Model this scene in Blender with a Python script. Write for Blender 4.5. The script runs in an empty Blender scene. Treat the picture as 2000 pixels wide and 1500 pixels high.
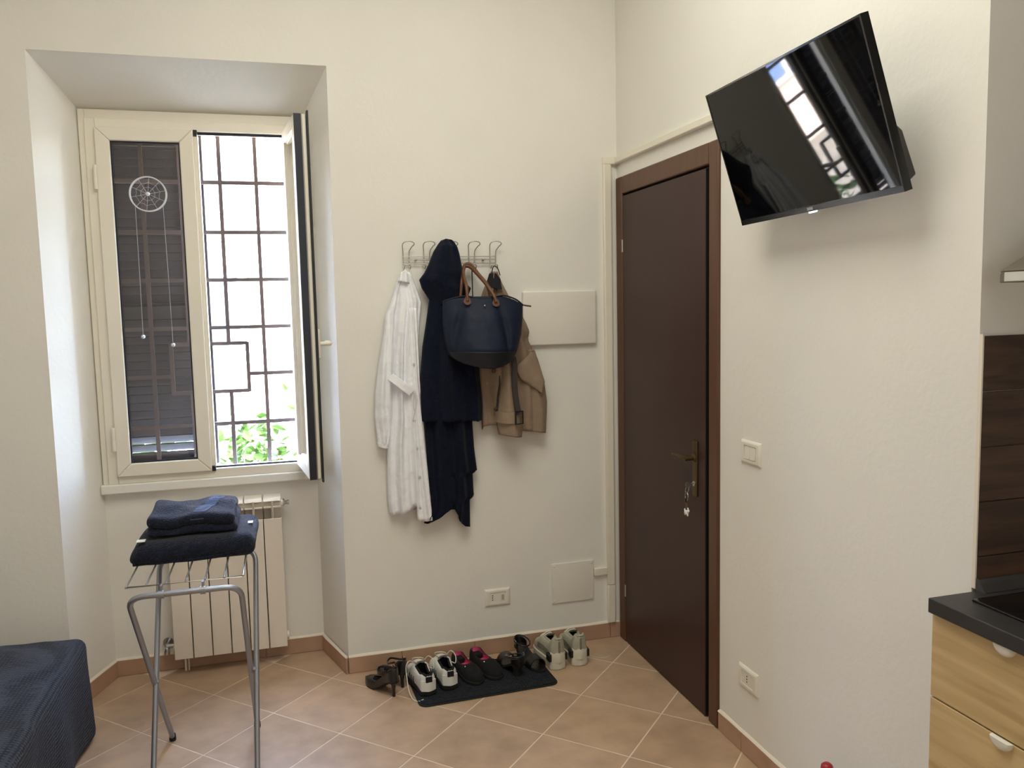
import bpy, bmesh, math, random
from math import sin, cos, pi, sqrt, radians
from mathutils import Vector, Matrix, noise

random.seed(7)
sc = bpy.context.scene
COL = sc.collection

# ------------------------------------------------------------------ camera
def cam_basis(yaw, pitch, roll):
    f = Vector((sin(yaw)*cos(pitch), cos(yaw)*cos(pitch), sin(pitch)))
    r = Vector((cos(yaw), -sin(yaw), 0)); u = r.cross(f)
    return cos(roll)*r + sin(roll)*u, -sin(roll)*r + cos(roll)*u, f
_r, _u, _f = cam_basis(0.2742, -0.0959, -0.0221)
cam_data = bpy.data.cameras.new('camera')
cam_data.sensor_fit = 'HORIZONTAL'; cam_data.sensor_width = 36.0
cam_data.lens = 1598.0/2000*36.0
cam_data.clip_start = 0.02
cam = bpy.data.objects.new('camera', cam_data); COL.objects.link(cam)
cam.matrix_world = Matrix(((_r.x, _u.x, -_f.x, -1.5205), (_r.y, _u.y, -_f.y, -3.5531), (_r.z, _u.z, -_f.z, 1.6032), (0, 0, 0, 1)))
sc.camera = cam

# ------------------------------------------------------------------ light and exposure
sc.view_settings.view_transform = 'Standard'
sc.view_settings.look = 'None'
sc.view_settings.gamma = 1.0
sc.view_settings.use_curve_mapping = False
sc.view_settings.exposure = 0.10
sc.cycles.max_bounces = 10
sc.cycles.diffuse_bounces = 6
sc.cycles.transparent_max_bounces = 16

world = bpy.data.worlds.new('sky'); sc.world = world; world.use_nodes = True
wn = world.node_tree.nodes; wl = world.node_tree.links
bg = wn['Background']
sky = wn.new('ShaderNodeTexSky'); sky.sky_type = 'NISHITA'; sky.sun_disc = False
sky.sun_elevation = radians(55); sky.sun_rotation = radians(200); sky.air_density = 1.0; sky.dust_density = 3.0
wl.new(sky.outputs[0], bg.inputs[0]); bg.inputs[1].default_value = 23.0

sun_d = bpy.data.lights.new('sun', 'SUN'); sun_d.energy = 17.0; sun_d.angle = 0.01; sun_d.color = (1, .97, .92)
sun = bpy.data.objects.new('sun', sun_d); COL.objects.link(sun)
sun.rotation_euler = Vector((0.30, 0.55, -0.80)).to_track_quat('-Z', 'Y').to_euler()

def area(name, loc, target, sx, sy, power, color):
    d = bpy.data.lights.new(name, 'AREA'); d.shape = 'RECTANGLE'; d.size = sx; d.size_y = sy
    d.energy = power; d.color = color
    o = bpy.data.objects.new(name, d); COL.objects.link(o)
    o.location = loc; o.rotation_euler = (Vector(target)-Vector(loc)).to_track_quat('-Z', 'Y').to_euler()
    return o
CEIL = 3.45; YR_ = -4.5
area('ceiling_fill', (-1.15, -1.8, CEIL-.06), (-1.15, -1.8, 0), 1.5, 1.5, 43, (1.0, .978, .865))  # added fill light just below the ceiling, no fixture there
area('rear_fill', (-.75, YR_+.03, 1.9), (-1.3, 0, 1.6), 1.2, 1.5, 10, (.94, .965, 1.0))  # added fill light behind the camera; the rear wall has no window
portal = area('window_portal', (-1.83, .60, 1.64), (-1.83, -1, 1.64), .84, 1.54, 1, (1, 1, 1))
portal.data.cycles.is_portal = True

# ------------------------------------------------------------------ helpers
def S(r, g, b):
    def f(c):
        c /= 255.0
        return c/12.92 if c <= .04045 else ((c+.055)/1.055)**2.4
    return (f(r), f(g), f(b))

class MB:
    def __init__(s): s.v = []; s.f = []
    def add(s, vs, fs):
        o = len(s.v); s.v += [tuple(p) for p in vs]; s.f += [tuple(i+o for i in q) for q in fs]; return s
    def box(s, x0, x1, y0, y1, z0, z1):
        return s.add([(x0,y0,z0),(x1,y0,z0),(x1,y1,z0),(x0,y1,z0),(x0,y0,z1),(x1,y0,z1),(x1,y1,z1),(x0,y1,z1)],
                     [(0,3,2,1),(4,5,6,7),(0,1,5,4),(1,2,6,5),(2,3,7,6),(3,0,4,7)])
    def prism(s, poly, axis, a, b):
        n = len(poly)
        def pt(p, t):
            return {'z': (p[0], p[1], t), 'x': (t, p[0], p[1]), 'y': (p[0], t, p[1])}[axis]
        vs = [pt(p, a) for p in poly]+[pt(p, b) for p in poly]
        return s.add(vs, [tuple(range(n-1, -1, -1)), tuple(range(n, 2*n))]+[(i, (i+1) % n, n+(i+1) % n, n+i) for i in range(n)])
    def loft(s, rings, caps=True, closed=True, loop=False):
        n = len(rings[0]); m = len(rings); vs = [p for r in rings for p in r]; fs = []
        for j in range(m if loop else m-1):
            k = (j+1) % m
            for i in range(n if closed else n-1):
                fs.append((j*n+i, j*n+(i+1) % n, k*n+(i+1) % n, k*n+i))
        if caps and not loop and closed:
            fs.append(tuple(range(n-1, -1, -1))); fs.append(tuple((m-1)*n+i for i in range(n)))
        return s.add(vs, fs)
    def tube(s, path, r, n=8, closed=False):
        P = [Vector(p) for p in path]; m = len(P); rings = []; prev = None
        rr = r if isinstance(r, (list, tuple)) else [r]*m
        for i in range(m):
            a = P[i-1] if (i > 0 or closed) else P[i]
            b = P[(i+1) % m] if (i < m-1 or closed) else P[i]
            t = (b-a).normalized()
            if prev is None:
                ref = Vector((0, 0, 1)) if abs(t.z) < .9 else Vector((1, 0, 0))
                nx = t.cross(ref).normalized()
            else:
                nx = (prev - t*prev.dot(t)); nx = nx.normalized() if nx.length > 1e-6 else t.orthogonal().normalized()
            prev = nx; ny = t.cross(nx)
            rings.append([P[i]+nx*(rr[i]*cos(2*pi*k/n))+ny*(rr[i]*sin(2*pi*k/n)) for k in range(n)])
        return s.loft(rings, loop=closed)
    def ribbon(s, path, w, t, wdir):
        """flat strap: width w along wdir, thickness t"""
        P = [Vector(p) for p in path]; m = len(P); rings = []; W = Vector(wdir).normalized()
        for i in range(m):
            d = (P[min(i+1, m-1)]-P[max(i-1, 0)]).normalized()
            n = d.cross(W).normalized(); ww = w[i] if isinstance(w, list) else w
            rings.append([P[i]+W*ww/2+n*t/2, P[i]-W*ww/2+n*t/2, P[i]-W*ww/2-n*t/2, P[i]+W*ww/2-n*t/2])
        return s.loft(rings)
    def lathe(s, prof, c=(0, 0, 0), axis='z', n=24):
        rings = []
        for r, h in prof:
            ring = []
            for k in range(n):
                a = 2*pi*k/n; p, q = r*cos(a), r*sin(a)
                ring.append({'z': (c[0]+p, c[1]+q, c[2]+h), 'y': (c[0]+p, c[1]+h, c[2]+q), 'x': (c[0]+h, c[1]+p, c[2]+q)}[axis])
            rings.append(ring)
        return s.loft(rings)
    def ball(s, c, r, n=12, m=8):
        rx, ry, rz = r if isinstance(r, (tuple, list)) else (r, r, r); rings = []
        for j in range(m+1):
            th = pi*(j+.02 if j == 0 else j-.02 if j == m else j)/m
            rings.append([(c[0]+rx*sin(th)*cos(2*pi*k/n), c[1]+ry*sin(th)*sin(2*pi*k/n), c[2]+rz*cos(th)) for k in range(n)])
        return s.loft(rings)
    def rbox(s, c, half, r, n=8, disp=None):
        """rounded box made of six grids; disp(Vector)->Vector"""
        idx = {}; vs = []; fs = []
        def vert(p):
            key = tuple(round(a, 4) for a in p)
            if key in idx: return idx[key]
            h = Vector(half); q = Vector((p[0]*h.x, p[1]*h.y, p[2]*h.z))
            inner = Vector([max(-h[k]+r, min(h[k]-r, q[k])) for k in range(3)])
            d = q-inner
            q2 = inner+d.normalized()*r if d.length > 1e-9 else q
            q2 = q2+Vector(c)
            if disp: q2 = disp(q2)
            idx[key] = len(vs); vs.append(q2); return idx[key]
        def warp(t, k):   # more samples near the rounded edges
            h = half[k]; e = r/h
            return t
        for ax in range(3):
            for sg in (-1, 1):
                a, b = (ax+1) % 3, (ax+2) % 3
                na = n[a] if isinstance(n, (list, tuple)) else n; nb = n[b] if isinstance(n, (list, tuple)) else n
                ta = samples(na, half[a], r); tb = samples(nb, half[b], r)
                for i in range(len(ta)-1):
                    for j in range(len(tb)-1):
                        quad = []
                        for (x, y) in ((ta[i], tb[j]), (ta[i+1], tb[j]), (ta[i+1], tb[j+1]), (ta[i], tb[j+1])):
                            p = [0, 0, 0]; p[ax] = sg; p[a] = x; p[b] = y
                            quad.append(vert(p))
                        fs.append(tuple(quad if sg > 0 else quad[::-1]))
        return s.add(vs, fs)
def samples(n, h, r):
    e = min(1.0, r/h)
    edge = [-1+e*k/3 for k in range(3)]
    mid = [(-1+e)+(2-2*e)*k/n for k in range(n+1)] if e < 1 else [0]
    return edge+mid+[-q for q in edge[::-1]]

def wloc(o):
    l = Vector((0, 0, 0))
    while o is not None: l += o.location; o = o.parent
    return l

def obj(name, mb, mat, parent=None, smooth=None, bevel=0, local=False, loc=None, rotz=0, seg=2, label=None, sub=0):
    """one mesh object; coordinates are world coordinates unless local"""
    me = bpy.data.meshes.new(name)
    base = Vector(loc) if loc else Vector((0, 0, 0))
    if local: vs = mb.v
    else:
        w = base + (wloc(parent) if parent else Vector((0, 0, 0)))
        vs = [(p[0]-w.x, p[1]-w.y, p[2]-w.z) for p in mb.v]
    me.from_pydata(vs, [], mb.f); me.validate()
    bm = bmesh.new(); bm.from_mesh(me); bmesh.ops.recalc_face_normals(bm, faces=bm.faces); bm.to_mesh(me); bm.free()
    o = bpy.data.objects.new(name, me); COL.objects.link(o)
    if parent: o.parent = parent
    o.location = base; o.rotation_euler = (0, 0, rotz)
    if mat: me.materials.append(mat)
    if smooth is not None:
        me.shade_smooth()
        if smooth < 179: me.set_sharp_from_angle(angle=radians(smooth))
    if bevel:
        m = o.modifiers.new('bevel', 'BEVEL'); m.width = bevel; m.segments = seg; m.limit_method = 'ANGLE'; m.harden_normals = False
        if smooth is None:
            me.shade_smooth(); me.set_sharp_from_angle(angle=radians(50))
    if sub:
        m = o.modifiers.new('subsurf', 'SUBSURF'); m.levels = sub; m.render_levels = sub
    if label: o['label'] = label
    return o

def tag(o, label, cat, group=None):
    o['label'] = label; o['category'] = cat
    if group: o['group'] = group
    return o
def thing(name, label, cat, loc=(0, 0, 0), rotz=0, group=None):
    o = bpy.data.objects.new(name, None); COL.objects.link(o); o.empty_display_size = .05
    o.location = loc; o.rotation_euler = (0, 0, rotz)
    return tag(o, label, cat, group)
def struct(o):
    o['kind'] = 'structure'; return o
def sempty(name, loc=(0, 0, 0)):
    o = bpy.data.objects.new(name, None); COL.objects.link(o); o.location = loc; o.empty_display_size = .05
    return struct(o)

def interp(pts, x):
    if x <= pts[0][0]: return pts[0][1]
    for (a, b), (c, d) in zip(pts, pts[1:]):
        if x <= c: return b+(d-b)*(x-a)/(c-a) if c > a else d
    return pts[-1][1]
def smoothpath(pts, n=6, closed=False):
    P = [Vector(p) for p in pts]; out = []; m = len(P)
    for i in range(m if closed else m-1):
        g = lambda k: P[k % m] if closed else P[max(0, min(m-1, k))]
        p0, p1, p2, p3 = g(i-1), g(i), g(i+1), g(i+2)
        for k in range(n):
            t = k/n
            out.append(.5*((2*p1)+(p2-p0)*t+(2*p0-5*p1+4*p2-p3)*t*t+(3*p1-p0-3*p2+p3)*t**3))
    if not closed: out.append(P[-1])
    return out

# ------------------------------------------------------------------ materials
def mat(name, col, rough=.5, metal=0.0, var=0.0, vscale=6.0, bump=0.0, bscale=80.0, spec=.5, coat=0.0,
        stretch=None, rnd=0.0, sheen=0.0, ior=1.5, emit=None):
    m = bpy.data.materials.new(name); m.use_nodes = True
    nt = m.node_tree; n = nt.nodes; l = nt.links; b = n['Principled BSDF']
    b.inputs['Base Color'].default_value = (*col, 1); b.inputs['Roughness'].default_value = rough
    b.inputs['Metallic'].default_value = metal; b.inputs['Specular IOR Level'].default_value = spec
    b.inputs['IOR'].default_value = ior
    if coat: b.inputs['Coat Weight'].default_value = coat; b.inputs['Coat Roughness'].default_value = .08
    if sheen: b.inputs['Sheen Weight'].default_value = sheen; b.inputs['Sheen Roughness'].default_value = .5
    if emit: b.inputs['Emission Color'].default_value = (*emit[0], 1); b.inputs['Emission Strength'].default_value = emit[1]
    tc = n.new('ShaderNodeTexCoord'); mp = n.new('ShaderNodeMapping'); l.new(tc.outputs['Object'], mp.inputs[0])
    if stretch: mp.inputs['Scale'].default_value = stretch
    colsock = None
    if var:
        t = n.new('ShaderNodeTexNoise'); t.inputs['Scale'].default_value = vscale; t.inputs['Detail'].default_value = 6
        l.new(mp.outputs[0], t.inputs['Vector'])
        r = n.new('ShaderNodeValToRGB'); r.color_ramp.elements[0].position = .3; r.color_ramp.elements[1].position = .7
        r.color_ramp.elements[0].color = (*[c*(1-var) for c in col], 1); r.color_ramp.elements[1].color = (*[min(1, c*(1+var)) for c in col], 1)
        l.new(t.outputs[0], r.inputs[0]); colsock = r.outputs[0]
        l.new(colsock, b.inputs['Base Color'])
    if rnd:
        oi = n.new('ShaderNodeObjectInfo'); hs = n.new('ShaderNodeHueSaturation'); mr = n.new('ShaderNodeMapRange')
        mr.inputs[3].default_value = 1-rnd; mr.inputs[4].default_value = 1+rnd
        l.new(oi.outputs['Random'], mr.inputs[0]); l.new(mr.outputs[0], hs.inputs['Value'])
        if colsock: l.new(colsock, hs.inputs['Color'])
        else: hs.inputs['Color'].default_value = (*col, 1)
        l.new(hs.outputs[0], b.inputs['Base Color'])
        if colsock:   # shift the pattern from piece to piece
            va = n.new('ShaderNodeVectorMath'); va.operation = 'ADD'; sm = n.new('ShaderNodeMath'); sm.operation = 'MULTIPLY'; sm.inputs[1].default_value = 40
            l.new(oi.outputs['Random'], sm.inputs[0]); l.new(mp.outputs[0], va.inputs[0]); l.new(sm.outputs[0], va.inputs[1]); l.new(va.outputs[0], t.inputs['Vector'])
    if bump:
        t2 = n.new('ShaderNodeTexNoise'); t2.inputs['Scale'].default_value = bscale; t2.inputs['Detail'].default_value = 4
        bp = n.new('ShaderNodeBump'); bp.inputs['Strength'].default_value = bump; bp.inputs['Distance'].default_value = .01
        l.new(mp.outputs[0], t2.inputs['Vector']); l.new(t2.outputs[0], bp.inputs['Height']); l.new(bp.outputs[0], b.inputs['Normal'])
    return m

def wood(name, c1, c2, stretch, scale=1.0, rough=.5, rnd=.05):
    m = mat(name, c1, rough=rough)
    nt = m.node_tree; n = nt.nodes; l = nt.links; b = n['Principled BSDF']
    mp = [q for q in n if q.type == 'MAPPING'][0]; mp.inputs['Scale'].default_value = stretch
    oi = n.new('ShaderNodeObjectInfo'); mm = n.new('ShaderNodeMath'); mm.operation = 'MULTIPLY'; mm.inputs[1].default_value = 17
    l.new(oi.outputs['Random'], mm.inputs[0])
    va = n.new('ShaderNodeVectorMath'); va.operation = 'ADD'; l.new(mp.outputs[0], va.inputs[0]); l.new(mm.outputs[0], va.inputs[1])
    t = n.new('ShaderNodeTexNoise'); t.inputs['Scale'].default_value = scale; t.inputs['Detail'].default_value = 8; t.inputs['Distortion'].default_value = .6
    l.new(va.outputs[0], t.inputs['Vector'])
    r = n.new('ShaderNodeValToRGB'); r.color_ramp.elements[0].position = .35; r.color_ramp.elements[1].position = .65
    r.color_ramp.elements[0].color = (*c2, 1); r.color_ramp.elements[1].color = (*c1, 1)
    l.new(t.outputs[0], r.inputs[0]); l.new(r.outputs[0], b.inputs['Base Color'])
    return m

def weave(name, c1, c2, scale, rough=.9, bump=.5, sheen=.0, var=.25):
    """woven cloth: a fine two-way relief with small colour change"""
    m = mat(name, c1, rough=rough, sheen=sheen, spec=.2)
    nt = m.node_tree; n = nt.nodes; l = nt.links; b = n['Principled BSDF']
    mp = [q for q in n if q.type == 'MAPPING'][0]
    hs = []
    for d in ('X', 'Y', 'Z'):
        w = n.new('ShaderNodeTexWave'); w.wave_type = 'BANDS'; w.bands_direction = d; w.inputs['Scale'].default_value = scale
        w.inputs['Distortion'].default_value = 1.5; w.inputs['Detail'].default_value = 1; w.inputs['Detail Scale'].default_value = 1.5
        l.new(mp.outputs[0], w.inputs[0]); hs.append(w)
    a = n.new('ShaderNodeMath'); a.operation = 'MULTIPLY'; l.new(hs[0].outputs[1], a.inputs[0]); l.new(hs[1].outputs[1], a.inputs[1])
    a2 = n.new('ShaderNodeMath'); a2.operation = 'ADD'; l.new(a.outputs[0], a2.inputs[0]); l.new(hs[2].outputs[1], a2.inputs[1])
    mx = n.new('ShaderNodeMix'); mx.data_type = 'RGBA'; mx.inputs[6].default_value = (*c2, 1); mx.inputs[7].default_value = (*c1, 1)
    l.new(a2.outputs[0], mx.inputs[0]); l.new(mx.outputs[2], b.inputs['Base Color'])
    bp = n.new('ShaderNodeBump'); bp.inputs['Strength'].default_value = bump; bp.inputs['Distance'].default_value = .004
    l.new(a2.outputs[0], bp.inputs['Height']); l.new(bp.outputs[0], b.inputs['Normal'])
    return m

def glass(name, tint=(1, 1, 1), refl=1.0):
    m = bpy.data.materials.new(name); m.use_nodes = True
    n = m.node_tree.nodes; l = m.node_tree.links
    n.remove(n['Principled BSDF'])
    tr = n.new('ShaderNodeBsdfTransparent'); tr.inputs[0].default_value = (*tint, 1)
    gl = n.new('ShaderNodeBsdfGlossy'); gl.inputs['Roughness'].default_value = .0; gl.inputs[0].default_value = (refl, refl, refl, 1)
    fr = n.new('ShaderNodeFresnel')
    ge = n.new('ShaderNodeNewGeometry'); im = n.new('ShaderNodeMapRange'); im.inputs[3].default_value = 1.5; im.inputs[4].default_value = 1/1.5
    l.new(ge.outputs['Backfacing'], im.inputs[0]); l.new(im.outputs[0], fr.inputs[0])   # same reflectance from both sides of the pane
    mx = n.new('ShaderNodeMixShader')
    l.new(fr.outputs[0], mx.inputs[0]); l.new(tr.outputs[0], mx.inputs[1]); l.new(gl.outputs[0], mx.inputs[2])
    l.new(mx.outputs[0], n['Material Output'].inputs[0])
    return m

M = dict(
    plaster=mat('wall_plaster', S(229, 226, 218), rough=.92, var=.025, vscale=2.2, bump=.10, bscale=45, spec=.25),
    ceiling=mat('ceiling_paint', S(236, 234, 228), rough=.95),
    grout=mat('grout', S(220, 200, 178), rough=.9, var=.08, vscale=20),
    tile=mat('terracotta_tile', S(180, 152, 126), rough=.36, var=.14, vscale=9, bump=.05, bscale=30, rnd=.06, spec=.4),
    base_tile=mat('baseboard_tile', S(176, 142, 118), rough=.45, var=.10, vscale=10, rnd=.05),
    bead=mat('plaster_bead', S(226, 216, 200), rough=.9),
    frame=mat('window_paint', S(229, 223, 207), rough=.38, var=.02, vscale=3),
    gasket=mat('dark_gasket', S(26, 28, 38), rough=.35),
    alu=mat('alu_strip', S(150, 146, 142), rough=.35, metal=.8),
    glass=glass('window_glass'),
    shutter=mat('shutter_paint', S(58, 53, 55), rough=.6, var=.06, vscale=12),
    iron=mat('grille_iron', S(74, 62, 60), rough=.6, var=.1, vscale=30),
    white_plastic=mat('white_plastic', S(226, 221, 208), rough=.35),
    white_paint=mat('white_painted_box', S(226, 221, 210), rough=.5, var=.02, vscale=4),
    radiator=mat('radiator_enamel', S(228, 218, 204), rough=.3),
    radiator_dark=mat('radiator_inner', S(120, 112, 100), rough=.6),
    chrome=mat('chrome', S(190, 190, 192), rough=.22, metal=1),
    grey_tube=mat('silver_tube', S(156, 158, 164), rough=.38, metal=.75),
    wire=mat('silver_wire', S(190, 186, 178), rough=.3, metal=.8),
    towel=mat('navy_terry', S(25, 30, 47), rough=.95, var=.35, vscale=60, bump=1.0, bscale=200, sheen=.12, spec=.1),
    towel_band=weave('towel_band', S(66, 76, 100), S(40, 47, 66), 90, bump=.4),
    label=mat('white_cloth_label', S(230, 230, 226), rough=.8),
    bedspread=weave('bedspread_weave', S(60, 64, 74), S(30, 34, 42), 26, bump=1.0, sheen=.05),
    bed_frame=mat('bed_base', S(48, 52, 62), rough=.8),
    white_cotton=mat('white_cotton', S(238, 239, 243), rough=.9, var=.03, vscale=25, bump=.5, bscale=38, spec=.2),
    button=mat('shirt_button', S(196, 192, 184), rough=.4),
    navy_wool=mat('navy_wool', S(17, 22, 38), rough=.95, var=.15, vscale=40, bump=.3, bscale=200, sheen=.05, spec=.1),
    nylon=mat('navy_nylon', S(24, 32, 50), rough=.6, var=.06, vscale=20, bump=.25, bscale=24, spec=.22),
    nylon_dark=mat('dark_nylon', S(17, 21, 32), rough=.6, bump=.2, bscale=24),
    leather=mat('tan_leather', S(98, 60, 38), rough=.45, var=.15, vscale=30),
    dark_leather=mat('brown_leather', S(62, 38, 26), rough=.4, var=.15, vscale=30),
    beige=mat('beige_gabardine', S(142, 123, 104), rough=.85, var=.06, vscale=30, bump=.25, bscale=60, spec=.2),
    beige_lining=mat('dark_lining', S(58, 50, 48), rough=.9),
    black=mat('black_plastic', S(14, 14, 15), rough=.4),
    black_cloth=mat('black_cloth', S(14, 14, 17), rough=.9),
    black_leather=mat('black_leather', S(22, 18, 19), rough=.3, bump=.15, bscale=120, coat=.15),
    black_suede=mat('black_suede', S(8, 8, 9), rough=.95),
    screen=mat('tv_screen', S(6, 6, 7), rough=.03, spec=.34),
    bezel=mat('tv_bezel', S(8, 8, 9), rough=.22),
    led=mat('tv_led', S(220, 230, 255), rough=.4, emit=((.75, .85, 1.0), 3.0)),
    door=mat('door_laminate', S(60, 38, 34), rough=.4, spec=.3, var=.05, vscale=3, stretch=(1, 6, .5)),
    casing=wood('casing_wood', S(92, 60, 40), S(84, 54, 36), (10, 10, .6), 3, rough=.4),
    dark_gap=mat('door_gap_shade', S(20, 12, 11), rough=.6),  # near black: shade of the gaps round the leaf, put into the colour
    brass=mat('aged_brass', S(104, 86, 56), rough=.42, metal=.9),
    steel=mat('steel', S(186, 184, 178), rough=.3, metal=.9),
    hood_lip=mat('hood_lip', S(206, 206, 198), rough=.3, metal=.2),
    hood=mat('hood_steel', S(120, 112, 100), rough=.35, metal=.7),
    counter=mat('dark_worktop', S(44, 42, 42), rough=.45, var=.12, vscale=60, stretch=(1, .2, 1)),
    cooktop=mat('cooktop_glass', S(9, 9, 10), rough=.08),
    oak=wood('oak_front', S(204, 178, 130), S(176, 148, 100), (4, .7, 9), 3.2, rough=.5),
    carcass=mat('cabinet_white', S(214, 206, 190), rough=.5),
    wood_tile=wood('wood_look_tile', S(82, 58, 42), S(52, 36, 27), (1.2, 6, 14), 2.5, rough=.45),
    white_handle=mat('white_handle', S(228, 226, 216), rough=.35),
    mat_rug=weave('door_mat', S(36, 39, 46), S(7, 7, 9), 24, bump=1.0),
    mat_edge=mat('mat_edge', S(10, 10, 12), rough=.8),
    white_leather=mat('white_leather', S(222, 222, 218), rough=.45, bump=.1, bscale=90),
    lace=mat('white_lace', S(214, 210, 198), rough=.9),
    rubber=mat('black_rubber', S(18, 18, 19), rough=.8),
    sand_suede=mat('sand_suede', S(170, 166, 148), rough=.8, var=.08, vscale=30),
    cream=mat('cream_rubber', S(206, 202, 184), rough=.6),
    grey_mesh=mat('grey_mesh', S(122, 118, 104), rough=.9, var=.15, vscale=60),
    dark_lining=mat('shoe_lining', S(38, 38, 36), rough=.95),
    pink=mat('pink_lining', S(206, 74, 122), rough=.8, var=.1, vscale=40),
    insole=mat('tan_insole', S(150, 120, 104), rough=.7),
    red=mat('red_plastic', S(150, 16, 28), rough=.35),
    clear_plastic=mat('bottle_plastic', S(190, 196, 198), rough=.3),
    facade=mat('facade_stucco', S(214, 196, 180), rough=.95, var=.06, vscale=.6),
    facade2=mat('facade_stone', S(214, 212, 208), rough=.95, var=.05, vscale=.8),
    facade_window=mat('facade_window', S(84, 104, 134), rough=.2),
    soil=mat('garden_soil', S(110, 104, 92), rough=.95, var=.2, vscale=3),
    leaf=mat('leaf', S(56, 84, 14), rough=.55, var=.25, vscale=5),
    stem=mat('stem', S(96, 86, 58), rough=.9),
    ring=mat('suncatcher_ring', S(222, 222, 224), rough=.35, metal=.3),
    crystal=mat('crystal', S(214, 218, 222), rough=.1, metal=.6),
    lace_web=mat('web_thread', S(178, 178, 180), rough=.7),
)

# ------------------------------------------------------------------ room shell
XL, XFL, XFR, XFRT, XBL, XBR = -3.5, -2.394, -1.298, -1.286, -2.288, -1.388
YB, YO, ZF, ZB = .30, .62, 2.602, 2.456
YR, YK, XA = -4.5, -2.06, .47
WX0, WX1, WZ0, WZ1 = -2.264, -1.41, .862, 2.418     # window opening

fl = MB().box(XL-.2, XA+.2, YR-.2, YO, -.06, -.0007)
floor = struct(obj('floor', fl, M['grout']))
d = .2437; g = .0028                                # half diagonal of a tile, half joint
tile_mesh = None
for i in range(-16, 17):
    for j in range(-16, 17):
        if (i+j) % 2: continue
        cx, cy = -.887+d*i, -.512-d+d*j
        inside = (XL-.1 < cx < .1 and YR-.1 < cy < .1) or (-2.5 < cx < -1.25 and cy < .42 and cy > 0) or (0 <= cx < XA+.1 and YR-.1 < cy < YK+.1)
        if not inside: continue
        if tile_mesh is None:
            e = d-g*1.414
            o = obj('floor_tile', MB().prism([(e, 0), (0, e), (-e, 0), (0, -e)], 'z', -.0006, 0), M['tile'], floor, local=True)
            tile_mesh = o.data
        else:
            o = bpy.data.objects.new('floor_tile', tile_mesh); COL.objects.link(o); o.parent = floor
        o.location = (cx, cy, 0)
        o.rotation_euler = (0, 0, 0)

def tilt(p):          # the right reveal leans slightly, as the old wall does
    return p
wb = MB()
wb.prism([(XL-.2, 0), (XFL, 0), (XBL, YB), (WX0, YB), (WX0, YO), (XL-.2, YO)], 'z', 0, CEIL)
poly = [(XFR, 0), (.6, 0), (.6, YO), (WX1, YO), (WX1, YB), (XBR, YB)]
polyt = [(XFRT, 0), (.6, 0), (.6, YO), (WX1, YO), (WX1, YB), (XBR+.005, YB)]
n = len(poly)
wb.add([(x, y, 0) for x, y in poly]+[(x, y, ZF) for x, y in polyt], [tuple(range(n-1, -1, -1)), tuple(range(n, 2*n))]+[(i, (i+1) % n, n+(i+1) % n, n+i) for i in range(n)])
wb.prism(polyt, 'z', ZF, CEIL)
wb.prism([(0, ZF), (0, CEIL), (YO, CEIL), (YO, WZ1), (YB, WZ1), (YB, ZB)], 'x', XFL, XFRT)
wb.box(WX0, WX1, YB, YO, 0, WZ0)
wall_back = struct(obj('wall_back', wb, M['plaster']))

DY0, DY1, DZ = -.0127, -.9265, 2.17                 # outer edges of the door casing
wr = MB()
wr.box(0, .6, YK, DY1+.012, 0, CEIL)
wr.box(0, .6, DY1+.012, DY0-.012, DZ-.012, CEIL)
wr.box(0, .6, DY0-.012, 0, 0, CEIL)
wr.box(.16, .6, DY1+.012, DY0-.012, 0, DZ-.012)
wall_right = struct(obj('wall_right', wr, M['plaster']))
struct(obj('wall_kitchen', MB().box(XA, .6, YR, YK, 0, CEIL), M['plaster']))
struct(obj('wall_left', MB().box(XL-.2, XL, YR, 0, 0, CEIL), M['plaster']))
struct(obj('wall_rear', MB().box(XL-.2, .6, YR-.2, YR, 0, CEIL), M['plaster']))
struct(obj('ceiling', MB().box(XL-.2, .6, YR-.2, YO, CEIL, CEIL+.15), M['ceiling']))

# wood-look tiles on the kitchen return of the right wall
zz = [1.512, 1.384, 1.257, 1.129, 1.000, .926]
for k in range(5):
    obj('wall_tile', MB().box(.004+.002*(k == 3)-.004*(k > 3), XA-.002, YK-.009, YK, zz[k+1]+.001, zz[k]-.001), M['wood_tile'], wall_right, bevel=.001, seg=1)
obj('tile_edge_plaster', MB().box(-.001, .003, YK-.010, YK-.0005, .926, 1.515), M['bead'], wall_right)

# ------------------------------------------------------------------ baseboards of tile pieces
HB, TB = .073, .009
def baseboard(name, a, b, nrm, first, step=.335):
    root = sempty(name, (a[0], a[1], 0))
    A = Vector((a[0], a[1], 0)); B = Vector((b[0], b[1], 0)); L = (B-A).length; t = (B-A).normalized(); N = Vector((nrm[0], nrm[1], 0)).normalized()
    cuts = [0.0]; s = first
    while s < L-.03: cuts.append(s); s += step
    cuts.append(L)
    for s0, s1 in zip(cuts, cuts[1:]):
        s0 += .0012 if s0 > 0 else 0; s1 -= .0012 if s1 < L else 0
        q = [A+t*s0, A+t*s1, A+t*s1+N*TB, A+t*s0+N*TB]
        obj('baseboard_tile', MB().prism([(p.x, p.y) for p in q], 'z', .0005, HB), M['base_tile'], root, bevel=.002, seg=2)
    # uneven plaster bead along the top
    rings = []; m = max(4, int(L/.03))
    for k in range(m+1):
        p = A+t*(L*k/m); w = .004+.004*noise.noise(Vector((p.x*9, p.y*9, 3))); h = .004+.004*noise.noise(Vector((p.x*7, p.y*7, 9)))
        w = max(.002, w); h = max(.0015, h)
        rings.append([p+Vector((0, 0, HB-.0005)), p+N*(TB*.6+w)+Vector((0, 0, HB-.0005)), p+N*(TB*.5+w*.6)+Vector((0, 0, HB+h)), p+Vector((0, 0, HB+h+.004))])
    obj('plaster_bead', MB().loft(rings), M['bead'], root, smooth=60)
    return root
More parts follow.
